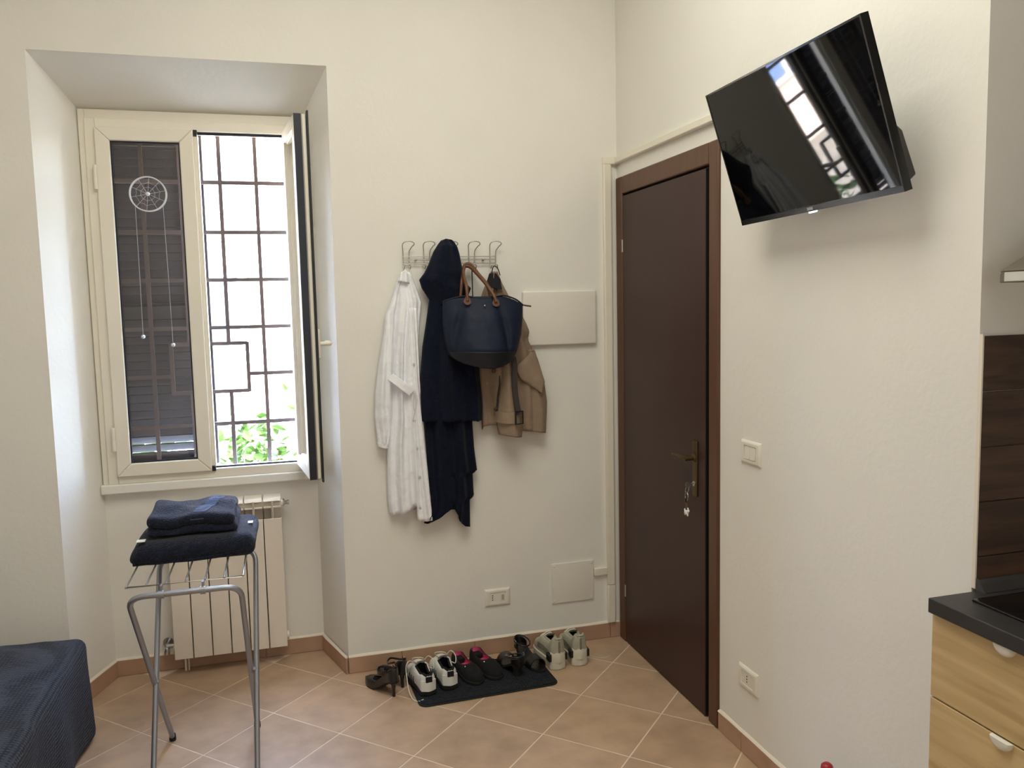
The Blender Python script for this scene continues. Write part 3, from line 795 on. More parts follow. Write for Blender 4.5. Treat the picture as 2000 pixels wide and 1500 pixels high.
# ------------------------------------------------------------------ television
SCL = .965
C0 = Vector((-1.5205, -3.5531, 1.6032)); tvc = C0+(Vector((-.112, -1.523, 2.056))-C0)*SCL
r3, u3, f3 = cam_basis(1.570, .3141, .0139)
tvc.y += .018
tw, th_ = .73*SCL, .43*SCL
tv = thing('television', 'flat black television tilted down high on the right wall', 'television', tuple(tvc))
def T(mb):
    m = MB(); m.f = mb.f; m.v = [tuple(tvc+r3*p[0]+u3*p[2]+f3*p[1]) for p in mb.v]; return m
obj('screen', T(MB().box(-tw/2+.006, tw/2-.006, .0, .004, -th_/2+.016, th_/2-.006)), M['screen'], tv)
obj('bezel', T(MB().box(-tw/2, tw/2, .002, .022, -th_/2, th_/2).box(-tw/2, tw/2, -.002, .002, -th_/2, -th_/2+.015).box(-tw/2, tw/2, -.001, .002, th_/2-.005, th_/2).box(-tw/2, -tw/2+.005, -.001, .002, -th_/2+.015, th_/2-.005).box(tw/2-.005, tw/2, -.001, .002, -th_/2+.015, th_/2-.005)), M['bezel'], tv)
rh = T(MB().add([(-.30, .022, -.19), (.345, .022, -.19), (.345, .022, -.045), (-.30, .022, -.045), (-.28, .058, -.18), (.335, .058, -.18), (.335, .050, -.07), (-.28, .050, -.07)],
     [(0, 1, 2, 3), (4, 7, 6, 5), (0, 4, 5, 1), (1, 5, 6, 2), (2, 6, 7, 3), (3, 7, 4, 0)]))
obj('rear_housing', rh, M['bezel'], tv, bevel=.004)
obj('logo', T(MB().box(-.014, .010, -.0026, -.002, -th_/2+.004, -th_/2+.011)), M['alu'], tv)
obj('indicator', T(MB().box(-.016, .012, .0, .010, -th_/2-.005, -th_/2)), M['led'], tv, bevel=.001, seg=1)
obj('wall_mount', MB().box(-.010, 0, tvc.y-.11, tvc.y+.11, 1.94, 2.16).box(-.075, -.0, tvc.y-.03, tvc.y+.03, 1.99, 2.10), M['black'], tv, bevel=.002)

# ------------------------------------------------------------------ kitchen
CX = -.132; CZ = .921; KY1 = -2.67
wt = thing('worktop', 'dark laminate kitchen worktop', 'worktop', (.17, -2.36, .885))
obj('slab', MB().box(CX, XA-.001, KY1, YK-.0105, CZ-.034, CZ), M['counter'], wt, bevel=.002)
obj('wall_profile', MB().prism([(YK-.0105, CZ+.0005), (YK-.034, CZ+.0005), (YK-.026, CZ+.007), (YK-.015, CZ+.026), (YK-.0105, CZ+.028)], 'x', .004, XA-.002), M['counter'], wt, bevel=.001, seg=1)
obj('profile_cap', MB().prism([(YK-.0105, CZ+.0005), (YK-.036, CZ+.0005), (YK-.028, CZ+.008), (YK-.016, CZ+.028), (YK-.0105, CZ+.030)], 'x', .0015, .0045), mat('profile_cap', S(70, 66, 66), .4), wt)
ck = thing('cooktop', 'black glass cooktop set on the dark worktop', 'cooktop', (.17, -2.36, CZ))
obj('glass_plate', MB().rbox((.185, -2.395, CZ+.003), (.245, .275, .0028), .0026, 2), M['cooktop'], ck, smooth=60)
obj('burner_ring', MB().lathe([(.080, 0), (.082, 0), (.082, .0002), (.080, .0002)], (.07, -2.27, CZ+.0058), 'z', 40), M['steel'], ck)
cb = thing('drawer_cabinet', 'light oak drawer cabinet under the dark worktop', 'cabinet', (.17, -2.36, 0))
obj('carcass', MB().box(CX+.038, XA-.001, KY1, YK-.004, .08, CZ-.035), M['carcass'], cb)
obj('plinth', MB().box(CX+.07, XA-.01, KY1, YK-.004, .0005, .08), M['carcass'], cb)
for z0, z1 in ((.686, .884), (.386, .682), (.086, .382)):
    dr = obj('drawer', MB().box(CX+.018, CX+.037, KY1+.002, YK-.0055, z0, z1), M['oak'], cb, bevel=.0015)
    # half-moon pull on the top edge
    pr = []
    for k in range(13):
        a = pi*k/12; pr.append((cos(a), -sin(a)))
    rings = []
    yc = -2.264
    for (sx, sz, xx) in ((1, 1, 0), (1, 1, -.004), (.92, .86, -.010), (.80, .55, -.013)):
        rings.append([(CX+.018+xx, yc+p[0]*.026*sx, z1+.001+p[1]*.024*sz) for p in pr])
    obj('pull', MB().loft(rings), M['white_handle'], dr, smooth=50)
hd = thing('range_hood', 'steel range hood at the right edge above the worktop', 'hood', (.2, -2.43, 1.63))
HX, HYF, HYN = -.03, -2.136, -2.72
obj('lip', MB().box(HX, XA-.001, HYN, HYF, 1.628, 1.652), M['hood'], hd, bevel=.002)
obj('front_panel', MB().box(HX-.003, HX, HYN+.012, HYF-.014, 1.630, 1.650), M['hood_lip'], hd, bevel=.001, seg=1)
obj('canopy', MB().add([(HX, HYN, 1.6525), (XA-.001, HYN, 1.6525), (XA-.001, HYF, 1.6525), (HX, HYF, 1.6525), (.22, -2.56, 1.86), (XA-.001, -2.56, 1.86), (XA-.001, -2.30, 1.86), (.22, -2.30, 1.86)],
    [(0, 1, 2, 3), (4, 7, 6, 5), (0, 4, 5, 1), (1, 5, 6, 2), (2, 6, 7, 3), (3, 7, 4, 0)]), M['hood'], hd)
obj('chimney', MB().box(.22, XA-.001, -2.56, -2.30, 1.8605, 2.6), M['hood'], hd, bevel=.002)

# a bottle on the floor by the cabinet: only its red cap reaches the picture
bo = thing('bottle', 'red rounded bottle cap peeking up at the bottom edge by the right wall', 'bottle', (-.10, -1.684, 0))
obj('body', MB().lathe([(0, .0005), (.036, .0005), (.039, .006), (.039, .19), (.034, .215), (.016, .245), (.013, .26), (.013, .275), (0, .275)], (-.10, -1.684, 0), 'z', 24), M['clear_plastic'], bo, smooth=50)
obj('cap', MB().lathe([(0, .266), (.0165, .266), (.017, .29), (.0155, .298), (.010, .303), (0, .304)], (-.10, -1.684, 0), 'z', 24), M['red'], bo, smooth=50)

# ------------------------------------------------------------------ hook rail
hr = thing('hook_rail', 'silver wire hook rail with five hooks holding the coats', 'coat rack', (-.79, 0, 1.80))
for z in (1.821, 1.806, 1.790):
    obj('rail_wire', MB().tube([(-1.0, -.012, z), (-.586, -.012, z)], .0022, 7), M['wire'], hr, smooth=60)
for xc in (-.985, -.895, -.795, -.696, -.600):
    P = [(xc-.013, -.034, 1.768), (xc-.013, -.014, 1.775), (xc-.013, -.012, 1.81), (xc-.013, -.013, 1.842), (xc-.017, -.030, 1.866), (xc-.012, -.042, 1.879), (xc+.006, -.045, 1.884),
         (xc+.026, -.043, 1.881), (xc+.033, -.038, 1.872), (xc+.024, -.028, 1.862), (xc+.014, -.014, 1.842), (xc+.013, -.012, 1.81), (xc+.013, -.014, 1.775), (xc+.013, -.034, 1.768), (xc+.011, -.044, 1.782), (xc-.011, -.044, 1.782)]
    obj('hook', MB().tube(smoothpath(P, 4, True), .0022, 7, True), M['wire'], hr, smooth=60)
for x in (-.945, -.645):
    obj('screw', MB().lathe([(0, 0), (.006, 0), (.004, -.004), (0, -.005)], (x, -.0145, 1.806), 'y', 10).box(x-.003, x+.003, -.014, 0, 1.803, 1.809), M['wire'], hr, smooth=50)

# ------------------------------------------------------------------ hanging clothes
def bycurve(c):      # [(x, z)] -> sorted [(z, x)]
    return sorted((z, x) for x, z in c)
def garment(L, R, top, bot, yb, depth, fold=lambda u, z: 0, nu=36, nv=56, power=.55):
    """closed cloth body: front sheet bulging to -y, back sheet near the wall"""
    L = bycurve(L); R = bycurve(R); rings = []
    for j in range(nv+1):
        v = j/nv; front = []; back = []
        for i in range(nu+1):
            u = i/nu; zt_ = interp(top, u); zb_ = interp(bot, u); z = zt_+(zb_-zt_)*v
            xl, xr = interp(L, z), interp(R, z); x = xl+(xr-xl)*u
            d = (interp(depth, z) if isinstance(depth, list) else depth)*max(0, sin(pi*u))**power
            fo = fold(u, z)*min(1, sin(pi*u)*3)
            front.append((x, yb-.004-d-fo, z))
            if 0 < i < nu: back.append((x, yb-.3*fo*0, z))
        rings.append(front+back[::-1])
    return MB().loft(rings)
def U(hem, L=None, R=None):
    x0, x1 = hem[0][0], hem[-1][0]
    return [((x-x0)/(x1-x0), z) for x, z in hem]

# white shirt
sh_ = thing('white_shirt', 'long white button-up shirt dress on the leftmost hook', 'shirt', (-1.0, -.05, .67))
bl = [(-1.004, 1.765), (-1.023, 1.73), (-1.034, 1.693), (-1.043, 1.617), (-1.054, 1.519), (-1.065, 1.41), (-1.071, 1.301), (-1.079, 1.135), (-1.086, 1.085), (-1.097, 1.014), (-1.102, .891), (-1.103, .761), (-1.091, .66)]
br = [(-.973, 1.765), (-.957, 1.719), (-.939, 1.669), (-.925, 1.625), (-.934, 1.56), (-.943, 1.461), (-.950, 1.239), (-.947, 1.189), (-.940, 1.087), (-.934, 1.002), (-.924, .819), (-.914, .70), (-.912, .64)]
def sfold(u, z):
    k = min(1, max(0, (1.74-z)/.3))
    return k*(.010*sin(u*17+2*z)+.007*sin(u*31-3*z+1)+.005*noise.noise(Vector((u*6, z*14, 1))))
obj('body', garment(bl, br, [(0, 1.758), (1, 1.756)], [(0, .700), (.25, .703), (.52, .724), (.60, .735), (.62, .74), (.64, .735), (1, .70)], -.014, [(.6, .040), (1.2, .045), (1.6, .04), (1.77, .014)], sfold), M['white_cotton'], sh_, smooth=179)
obj('placket', garment([(-.988, 1.60), (-.990, 1.30), (-.985, 1.0), (-.981, .66)], [(-.952, 1.60), (-.950, 1.3), (-.934, 1.0), (-.912, .66)], [(0, 1.60), (1, 1.60)], [(0, .672), (1, .667)], -.050, [(.6, .014), (1.6, .012)], lambda u, z: .004*sin(u*14+z*9), nu=16), M['white_cotton'], sh_, smooth=179)
obj('sleeve', garment([(-1.020, 1.74), (-1.064, 1.617), (-1.085, 1.574), (-1.096, 1.493), (-1.123, 1.358), (-1.14, 1.249), (-1.147, 1.139), (-1.140, 1.05), (-1.136, 1.0)],
    [(-1.006, 1.74), (-1.030, 1.617), (-1.036, 1.573), (-1.045, 1.492), (-1.058, 1.355), (-1.066, 1.245), (-1.072, 1.135), (-1.082, 1.05), (-1.093, 1.0)],
    [(0, 1.735), (1, 1.732)], [(0, 1.020), (1, 1.006)], -.022, [(1.0, .030), (1.3, .045), (1.73, .012)], lambda u, z: .006*sin(u*13+z*8)+.006*noise.noise(Vector((u*4, z*18, 6))), nu=20), M['white_cotton'], sh_, smooth=179)
obj('cuff', garment([(-1.142, 1.03), (-1.139, .99)], [(-1.090, 1.03), (-1.094, .99)], [(0, 1.026), (1, 1.012)], [(0, 1.012), (1, .998)], -.022, .036, nu=14, nv=4), M['white_cotton'], sh_, smooth=60)
obj('collar', garment([(-1.012, 1.775), (-1.030, 1.70)], [(-.984, 1.775), (-.976, 1.70)], [(0, 1.748), (.5, 1.766), (1, 1.745)], [(0, 1.716), (1, 1.706)], -.034, .022, lambda u, z: .004*sin(u*20), nu=16, nv=8), M['white_cotton'], sh_, smooth=179)
obj('sleeve_tab', MB().ribbon([(-1.078, -.066, 1.312), (-1.05, -.080, 1.290), (-1.02, -.085, 1.264), (-.99, -.078, 1.238)], .036, .008, (.68, 0, .73)), M['white_cotton'], sh_, bevel=.003)
obj('drawstring', MB().tube(smoothpath([(-.975, -.075, 1.245), (-.970, -.080, 1.20), (-.984, -.080, 1.14), (-.992, -.080, 1.115)], 4), .0018, 6).tube(smoothpath([(-.978, -.075, 1.24), (-.985, -.080, 1.19), (-.979, -.080, 1.155)], 4), .0018, 6), M['lace'], sh_, smooth=60)
for x, z in ((-.976, 1.36), (-.982, 1.115), (-.975, .995), (-.966, .869)):
    obj('button', MB().lathe([(0, 0), (.0055, 0), (.0055, -.002), (0, -.0025)], (x, -.0680, z), 'y', 12), M['button'], sh_, smooth=40)

# navy hooded coat
nv_ = thing('hooded_coat', 'long navy coat hanging by its hood in the middle of the rail', 'coat', (-.82, -.05, .62))
hl = [(-.830, 1.897), (-.851, 1.872), (-.873, 1.84), (-.887, 1.808), (-.896, 1.786), (-.916, 1.749), (-.939, 1.72), (-.929, 1.684), (-.900, 1.638), (-.890, 1.60)]
hrr = [(-.800, 1.897), (-.780, 1.878), (-.768, 1.856), (-.760, 1.829), (-.749, 1.769), (-.742, 1.731), (-.734, 1.703), (-.712, 1.681), (-.727, 1.643), (-.73, 1.60)]
obj('hood', garment(hl, hrr, [(0, 1.886), (.3, 1.892), (.7, 1.892), (1, 1.886)], [(0, 1.625), (.5, 1.60), (1, 1.625)], -.050, [(1.6, .05), (1.75, .075), (1.86, .06), (1.892, .02)], lambda u, z: .010*sin(u*9+z*6)+.008*noise.noise(Vector((u*4, z*10, 2)))), M['navy_wool'], nv_, smooth=179)
def nfold(u, z):
    k = min(1, max(0, (1.66-z)/.3))
    return k*(.012*sin(u*15+z)+.008*sin(u*26-2*z))
obj('body', garment([(-.880, 1.70), (-.897, 1.646), (-.914, 1.543), (-.934, 1.435), (-.949, 1.298), (-.955, 1.16), (-.951, 1.10)], [(-.745, 1.70), (-.733, 1.643), (-.713, 1.538), (-.699, 1.427), (-.690, 1.331), (-.680, 1.258), (-.674, 1.173), (-.677, 1.09)],
    [(0, 1.66), (.5, 1.69), (1, 1.66)], [(0, 1.111), (.78, 1.104), (.84, 1.108), (.88, 1.099), (1, 1.101)], -.050, [(1.1, .050), (1.5, .055), (1.7, .03)], nfold), M['navy_wool'], nv_, smooth=179)
obj('skirt', garment([(-.925, 1.2), (-.931, 1.134), (-.929, 1.005), (-.925, .852), (-.915, .766), (-.920, .715), (-.951, .655), (-.955, .61)],
    [(-.715, 1.2), (-.720, 1.122), (-.714, .979), (-.703, .872), (-.7035, .868), (-.724, .866), (-.721, .765), (-.724, .755), (-.740, .742), (-.742, .60)],
    [(0, 1.16), (1, 1.16)], [(0, .655), (.18, .657), (.38, .699), (.54, .724), (.56, .745), (.575, .715), (.72, .690), (.76, .651), (.88, .626), (1, .619)], -.036, [(.6, .030), (1.2, .045)],
    lambda u, z: .011*sin(u*17+2*z)+.006*sin(u*29), nv=70), M['navy_wool'], nv_, smooth=179)

# beige trench coat
tc_ = thing('trench_coat', 'beige trench coat with a buckled cuff on the rightmost hook', 'coat', (-.53, -.05, 1.02))
obj('body', garment([(-.612, 1.765), (-.622, 1.744), (-.656, 1.664), (-.672, 1.62), (-.682, 1.453), (-.685, 1.33), (-.682, 1.228), (-.676, 1.114), (-.674, 1.03)],
    [(-.590, 1.765), (-.566, 1.702), (-.538, 1.648), (-.492, 1.588), (-.458, 1.52), (-.444, 1.485), (-.453, 1.451), (-.430, 1.399), (-.415, 1.329), (-.405, 1.271), (-.40, 1.166), (-.40, 1.02)],
    [(0, 1.752), (1, 1.752)], [(0, 1.050), (.02, 1.070), (.24, 1.076), (.26, 1.068), (.65, 1.042), (1, 1.030)], -.030, [(1.0, .040), (1.5, .045), (1.75, .015)],
    lambda u, z: .010*sin(u*14+z*2)+.006*sin(u*25-z*4)), M['beige'], tc_, smooth=179)
obj('side_panel', garment([(-.470, 1.42), (-.490, 1.34), (-.503, 1.27), (-.490, 1.15), (-.480, 1.0)], [(-.432, 1.42), (-.402, 1.329), (-.385, 1.271), (-.372, 1.166), (-.374, 1.12), (-.381, 1.0)],
    [(0, 1.405), (1, 1.405)], [(0, 1.040), (.5, 1.033), (1, 1.023)], -.045, [(1.0, .022), (1.3, .030), (1.42, .02)], lambda u, z: .005*sin(u*9+z*7), nu=22), M['beige'], tc_, smooth=179)
obj('storm_flap', garment([(-.450, 1.40), (-.518, 1.337), (-.519, 1.309), (-.502, 1.275), (-.455, 1.24), (-.411, 1.208)], [(-.438, 1.40), (-.422, 1.36), (-.405, 1.30), (-.392, 1.26), (-.402, 1.22), (-.407, 1.208)],
    [(0, 1.392), (1, 1.392)], [(0, 1.214), (1, 1.214)], -.082, .010, nu=14, nv=20), M['beige'], tc_, smooth=60)
obj('sleeve', garment([(-.590, 1.42), (-.588, 1.34), (-.597, 1.256), (-.613, 1.145), (-.620, 1.117), (-.616, 1.071), (-.607, 1.02)], [(-.525, 1.42), (-.530, 1.349), (-.527, 1.253), (-.512, 1.139), (-.499, 1.127), (-.495, 1.064), (-.502, 1.01)],
    [(0, 1.41), (1, 1.41)], [(0, 1.034), (.6, 1.024), (1, 1.016)], -.070, [(1.0, .050), (1.25, .045), (1.42, .03)], lambda u, z: .006*sin(u*8+z*9), nu=24), M['beige'], tc_, smooth=179)
obj('cuff_strap', garment([(-.623, 1.15), (-.623, 1.07)], [(-.503, 1.15), (-.503, 1.07)], [(0, 1.138), (1, 1.134)], [(0, 1.090), (1, 1.082)], -.074, .056, nu=20, nv=6), M['beige'], tc_, smooth=60)
bk = MB(); bx0, bx1, bz0, bz1 = -.546, -.511, 1.084, 1.139
bk.tube([(bx0, -.138, bz0), (bx1, -.128, bz0), (bx1, -.128, bz1), (bx0, -.138, bz1)], .0042, 8, True)
obj('buckle', bk, M['black'], tc_, smooth=40)
obj('belt', MB().ribbon(smoothpath([(-.546, -.118, 1.38), (-.542, -.124, 1.34), (-.544, -.126, 1.257), (-.538, -.130, 1.18), (-.528, -.132, 1.125)], 4), .024, .004, (1, 0, 0)), M['beige_lining'], tc_, bevel=.001, seg=1)
obj('inner_lining', garment([(-.612, 1.36), (-.606, 1.26), (-.618, 1.13)], [(-.585, 1.36), (-.592, 1.26), (-.607, 1.13)], [(0, 1.35), (1, 1.35)], [(0, 1.14), (1, 1.14)], -.066, .012, nu=10, nv=14), M['beige_lining'], tc_, smooth=60)
for x, z, y in ((-.625, 1.318, -.076), (-.620, 1.15, -.078)):
    obj('button', MB().lathe([(0, 0), (.010, 0), (.0105, -.003), (.007, -.005), (0, -.004)], (x, y, z), 'y', 16), M['dark_leather'], tc_, smooth=40)
obj('hanger_tag', MB().loft([[(-.628, -.050, 1.744), (-.597, -.050, 1.744), (-.583, -.062, 1.718), (-.579, -.070, 1.674), (-.602, -.072, 1.676), (-.624, -.070, 1.686), (-.641, -.060, 1.712)],
                            [(-.628, -.057, 1.744), (-.597, -.057, 1.744), (-.583, -.070, 1.718), (-.579, -.078, 1.674), (-.602, -.080, 1.676), (-.624, -.078, 1.686), (-.641, -.068, 1.712)]]), M['black_cloth'], tc_, smooth=60)
obj('hanger_loop', MB().tube(smoothpath([(-.618, -.052, 1.742), (-.608, -.046, 1.772), (-.598, -.046, 1.776), (-.588, -.048, 1.766), (-.580, -.056, 1.735)], 4), .0022, 6), M['black_cloth'], tc_, smooth=60)

# navy tote bag
bg_ = thing('tote_bag', 'navy nylon tote bag with tan leather handles hung over the coats', 'bag', (-.68, -.18, 1.34))
TL = [(-.853, 1.66), (-.855, 1.627), (-.858, 1.543), (-.854, 1.463), (-.843, 1.42), (-.828, 1.377), (-.800, 1.335)]
TR = [(-.520, 1.66), (-.501, 1.602), (-.502, 1.55), (-.511, 1.479), (-.532, 1.409), (-.555, 1.361), (-.585, 1.335)]
def bfold(u, z):
    k = min(1, max(0, (1.63-z)/.1))*min(1, max(0, (z-1.36)/.06))
    lx = .10+.10*(1.64-z)/.22*-.6; 
    return k*(-.020*math.exp(-((u-(.24-.16*(1.64-z)/.23))/.05)**2)-.020*math.exp(-((u-(.63+.17*(1.64-z)/.23))/.05)**2))+.003*noise.noise(Vector((u*6, z*20, 3)))
obj('body', garment(TL, TR, [(0, 1.627), (.12, 1.635), (.23, 1.645), (.37, 1.642), (.46, 1.633), (.59, 1.640), (.73, 1.644), (.89, 1.627), (1, 1.602)], [(0, 1.40), (.08, 1.375), (.2, 1.358), (.4, 1.344), (.6, 1.339), (.8, 1.344), (.92, 1.362), (1, 1.39)], -.125, [(1.33, .085), (1.42, .125), (1.55, .085), (1.645, .040)], bfold, nu=60, nv=40), M['nylon'], bg_, smooth=179)
obj('base_band', garment([(-.842, 1.415), (-.828, 1.377), (-.800, 1.333)], [(-.530, 1.415), (-.553, 1.361), (-.583, 1.333)], [(0, 1.412), (.2, 1.414), (.8, 1.408), (1, 1.405)], [(0, 1.398), (.08, 1.3735), (.2, 1.3565), (.4, 1.3425), (.6, 1.3375), (.8, 1.3425), (.92, 1.360), (1, 1.388)], -.123, [(1.33, .090), (1.42, .131)], nu=40, nv=14), M['nylon_dark'], bg_, smooth=179)
obj('zip_edge', MB().tube(smoothpath([(-.85, -.140, 1.628), (-.774, -.165, 1.646), (-.70, -.168, 1.636), (-.64, -.168, 1.641), (-.597, -.165, 1.646), (-.541, -.155, 1.629), (-.503, -.135, 1.604)], 4), .0035, 6), M['nylon_dark'], bg_, smooth=60)
obj('zip_tab', MB().ribbon([(-.506, -.134, 1.604), (-.485, -.138, 1.600), (-.466, -.140, 1.597)], .007, .0035, (0, .2, 1)), M['dark_leather'], bg_, bevel=.001, seg=1)
def handle(P, nm):
    path = smoothpath(P, 5); m = len(path)
    obj(nm, MB().tube(path, [.0075 if 3 < i < m-4 else .0065 for i in range(m)], 8), M['leather'], bg_, smooth=60)
handle([(-.760, -.190, 1.625), (-.759, -.175, 1.683), (-.759, -.130, 1.725), (-.751, -.080, 1.755), (-.738, -.052, 1.774), (-.715, -.056, 1.773), (-.690, -.105, 1.735), (-.664, -.160, 1.686), (-.644, -.185, 1.645), (-.637, -.195, 1.617)], 'handle')
handle([(-.778, -.130, 1.630), (-.767, -.120, 1.705), (-.752, -.085, 1.748), (-.734, -.048, 1.782), (-.708, -.048, 1.782), (-.686, -.085, 1.742), (-.658, -.120, 1.694), (-.645, -.135, 1.635)], 'handle')
for x, z in ((-.760, 1.625), (-.637, 1.615)):
    t_ = MB(); ring = [(x+.017*sin(a)*(1 if cos(a) < 0 else .8), z+(.020 if cos(a) > 0 else .016)*cos(a)) for a in [2*pi*k/16 for k in range(16)]]
    t_.loft([[(px, -.186+(.012 if pz > z else -.004)*0-(1.645-pz)*.20, pz) for px, pz in ring], [(px, -.180-(1.645-pz)*.20, pz) for px, pz in ring]])
    obj('handle_patch', t_, M['leather'], bg_, smooth=40)
obj('stud', MB().ball((-.688, -.200, 1.604), (.004, .003, .004)), M['chrome'], bg_, smooth=60)
obj('hanging_strap', MB().tube([(-.705, -.05, 1.775), (-.706, -.055, 1.70), (-.707, -.060, 1.63)], .0025, 6), M['nylon_dark'], bg_, smooth=60)

# ------------------------------------------------------------------ door mat
dm = thing('door_mat', 'black ribbed door mat under the shoes', 'mat', (-.757, -.243, 0), radians(2.0))
def rrect(hx, hy, r, n=5):
    out = []
    for cx_, cy_, a0 in ((hx-r, hy-r, 0), (-hx+r, hy-r, 90), (-hx+r, -hy+r, 180), (hx-r, -hy+r, 270)):
        for k in range(n+1):
            a = radians(a0+90*k/n); out.append((cx_+r*cos(a), cy_+r*sin(a)))
    return out
obj('base', MB().prism(rrect(.300, .165, .035), 'z', .0005, .005), M['mat_edge'], dm, bevel=.0015, seg=1, local=True)
obj('pile', MB().prism(rrect(.290, .155, .030), 'z', .005, .0085), M['mat_rug'], dm, bevel=.0015, seg=1, local=True)

# ------------------------------------------------------------------ shoes
def shoe_shell(Lg, W, H, open0, open1, zs, taper, nt=34, arch=None, spring=.0):
    """outer upper and inner lining, local: toe at +y, heel at 0; zs sole height; W(t) half width, H(t) height of top line"""
    outer = []; lin = []
    k1 = 7
    for i in range(nt+1):
        t = i/nt; y = Lg*t
        w = W(t); h = H(t); zb0 = zs+(arch(t) if arch else 0)
        op = smooth_step(open0-.03, open0, t)*(1-smooth_step(open1-.10, open1, t))
        gap = w*taper*op
        left = []
        for k in range(k1+1):
            a = (k/k1)*pi/2
            xx = gap+(w-gap)*cos(a)**.62; z = zb0+h*sin(a)**.75
            left.append((-xx, y, z))
        right = [(-p[0], p[1], p[2]) for p in left[::-1]]
        outer.append((left, right, gap, zb0, h, y, w, op))
    m1 = MB()
    for side in (0, 1):
        m1.loft([r[side] for r in outer], caps=False, closed=False)
    # lining: from rim down to insole
    for r in outer:
        left, right, gap, zb0, h, y, w, op = r
        dp = h*.86*op
        wi = max(.004, gap if op > .5 else gap)
        rim = left[-1]
        ring = [(-gap, y, rim[2]), (-gap-(w-gap)*.35*op, y, rim[2]-dp*.35), (-gap-(w-gap)*.45*op, y, rim[2]-dp*.9), (-gap*.5, y, rim[2]-dp), (gap*.5, y, rim[2]-dp), (gap+(w-gap)*.45*op, y, rim[2]-dp*.9), (gap+(w-gap)*.35*op, y, rim[2]-dp*.35), (gap, y, rim[2])]
        lin.append(ring)
    m2 = MB().loft(lin, caps=False, closed=False)
    # heel closing wall
    l0, r0 = outer[0][0], outer[0][1]
    m1.add(l0+r0, [tuple(range(len(l0)+len(r0)))])
    return m1, m2
def smooth_step(a, b, x):
    t = max(0, min(1, (x-a)/(b-a))); return t*t*(3-2*t)
def outline(Lg, W, sc_=1.0, nt=30, e=0.0):
    return [(W(i/nt)*sc_+e, Lg*i/nt) for i in range(nt+1)]+[(-W(i/nt)*sc_-e, Lg*i/nt) for i in range(nt, -1, -1)]
def sole(Lg, W, z0, z1, e=.003):
    return MB().prism(outline(Lg, W, 1, 30, e), 'z', z0, z1)
def foot_w(wmax, heel=.72, point=1.0):
    def W(t):
        if t < .10: b = heel*sqrt(max(0, 1-((.10-t)/.10)**2))
        elif t < .70: b = heel+(1-heel)*smooth_step(.10, .66, t)-.07*sin(pi*(t-.10)/.6)
        else: b = max(0, 1-((t-.70)/.30)**(2.4/point))**(.6*point)
        return max(.0025, b*wmax)
    return W

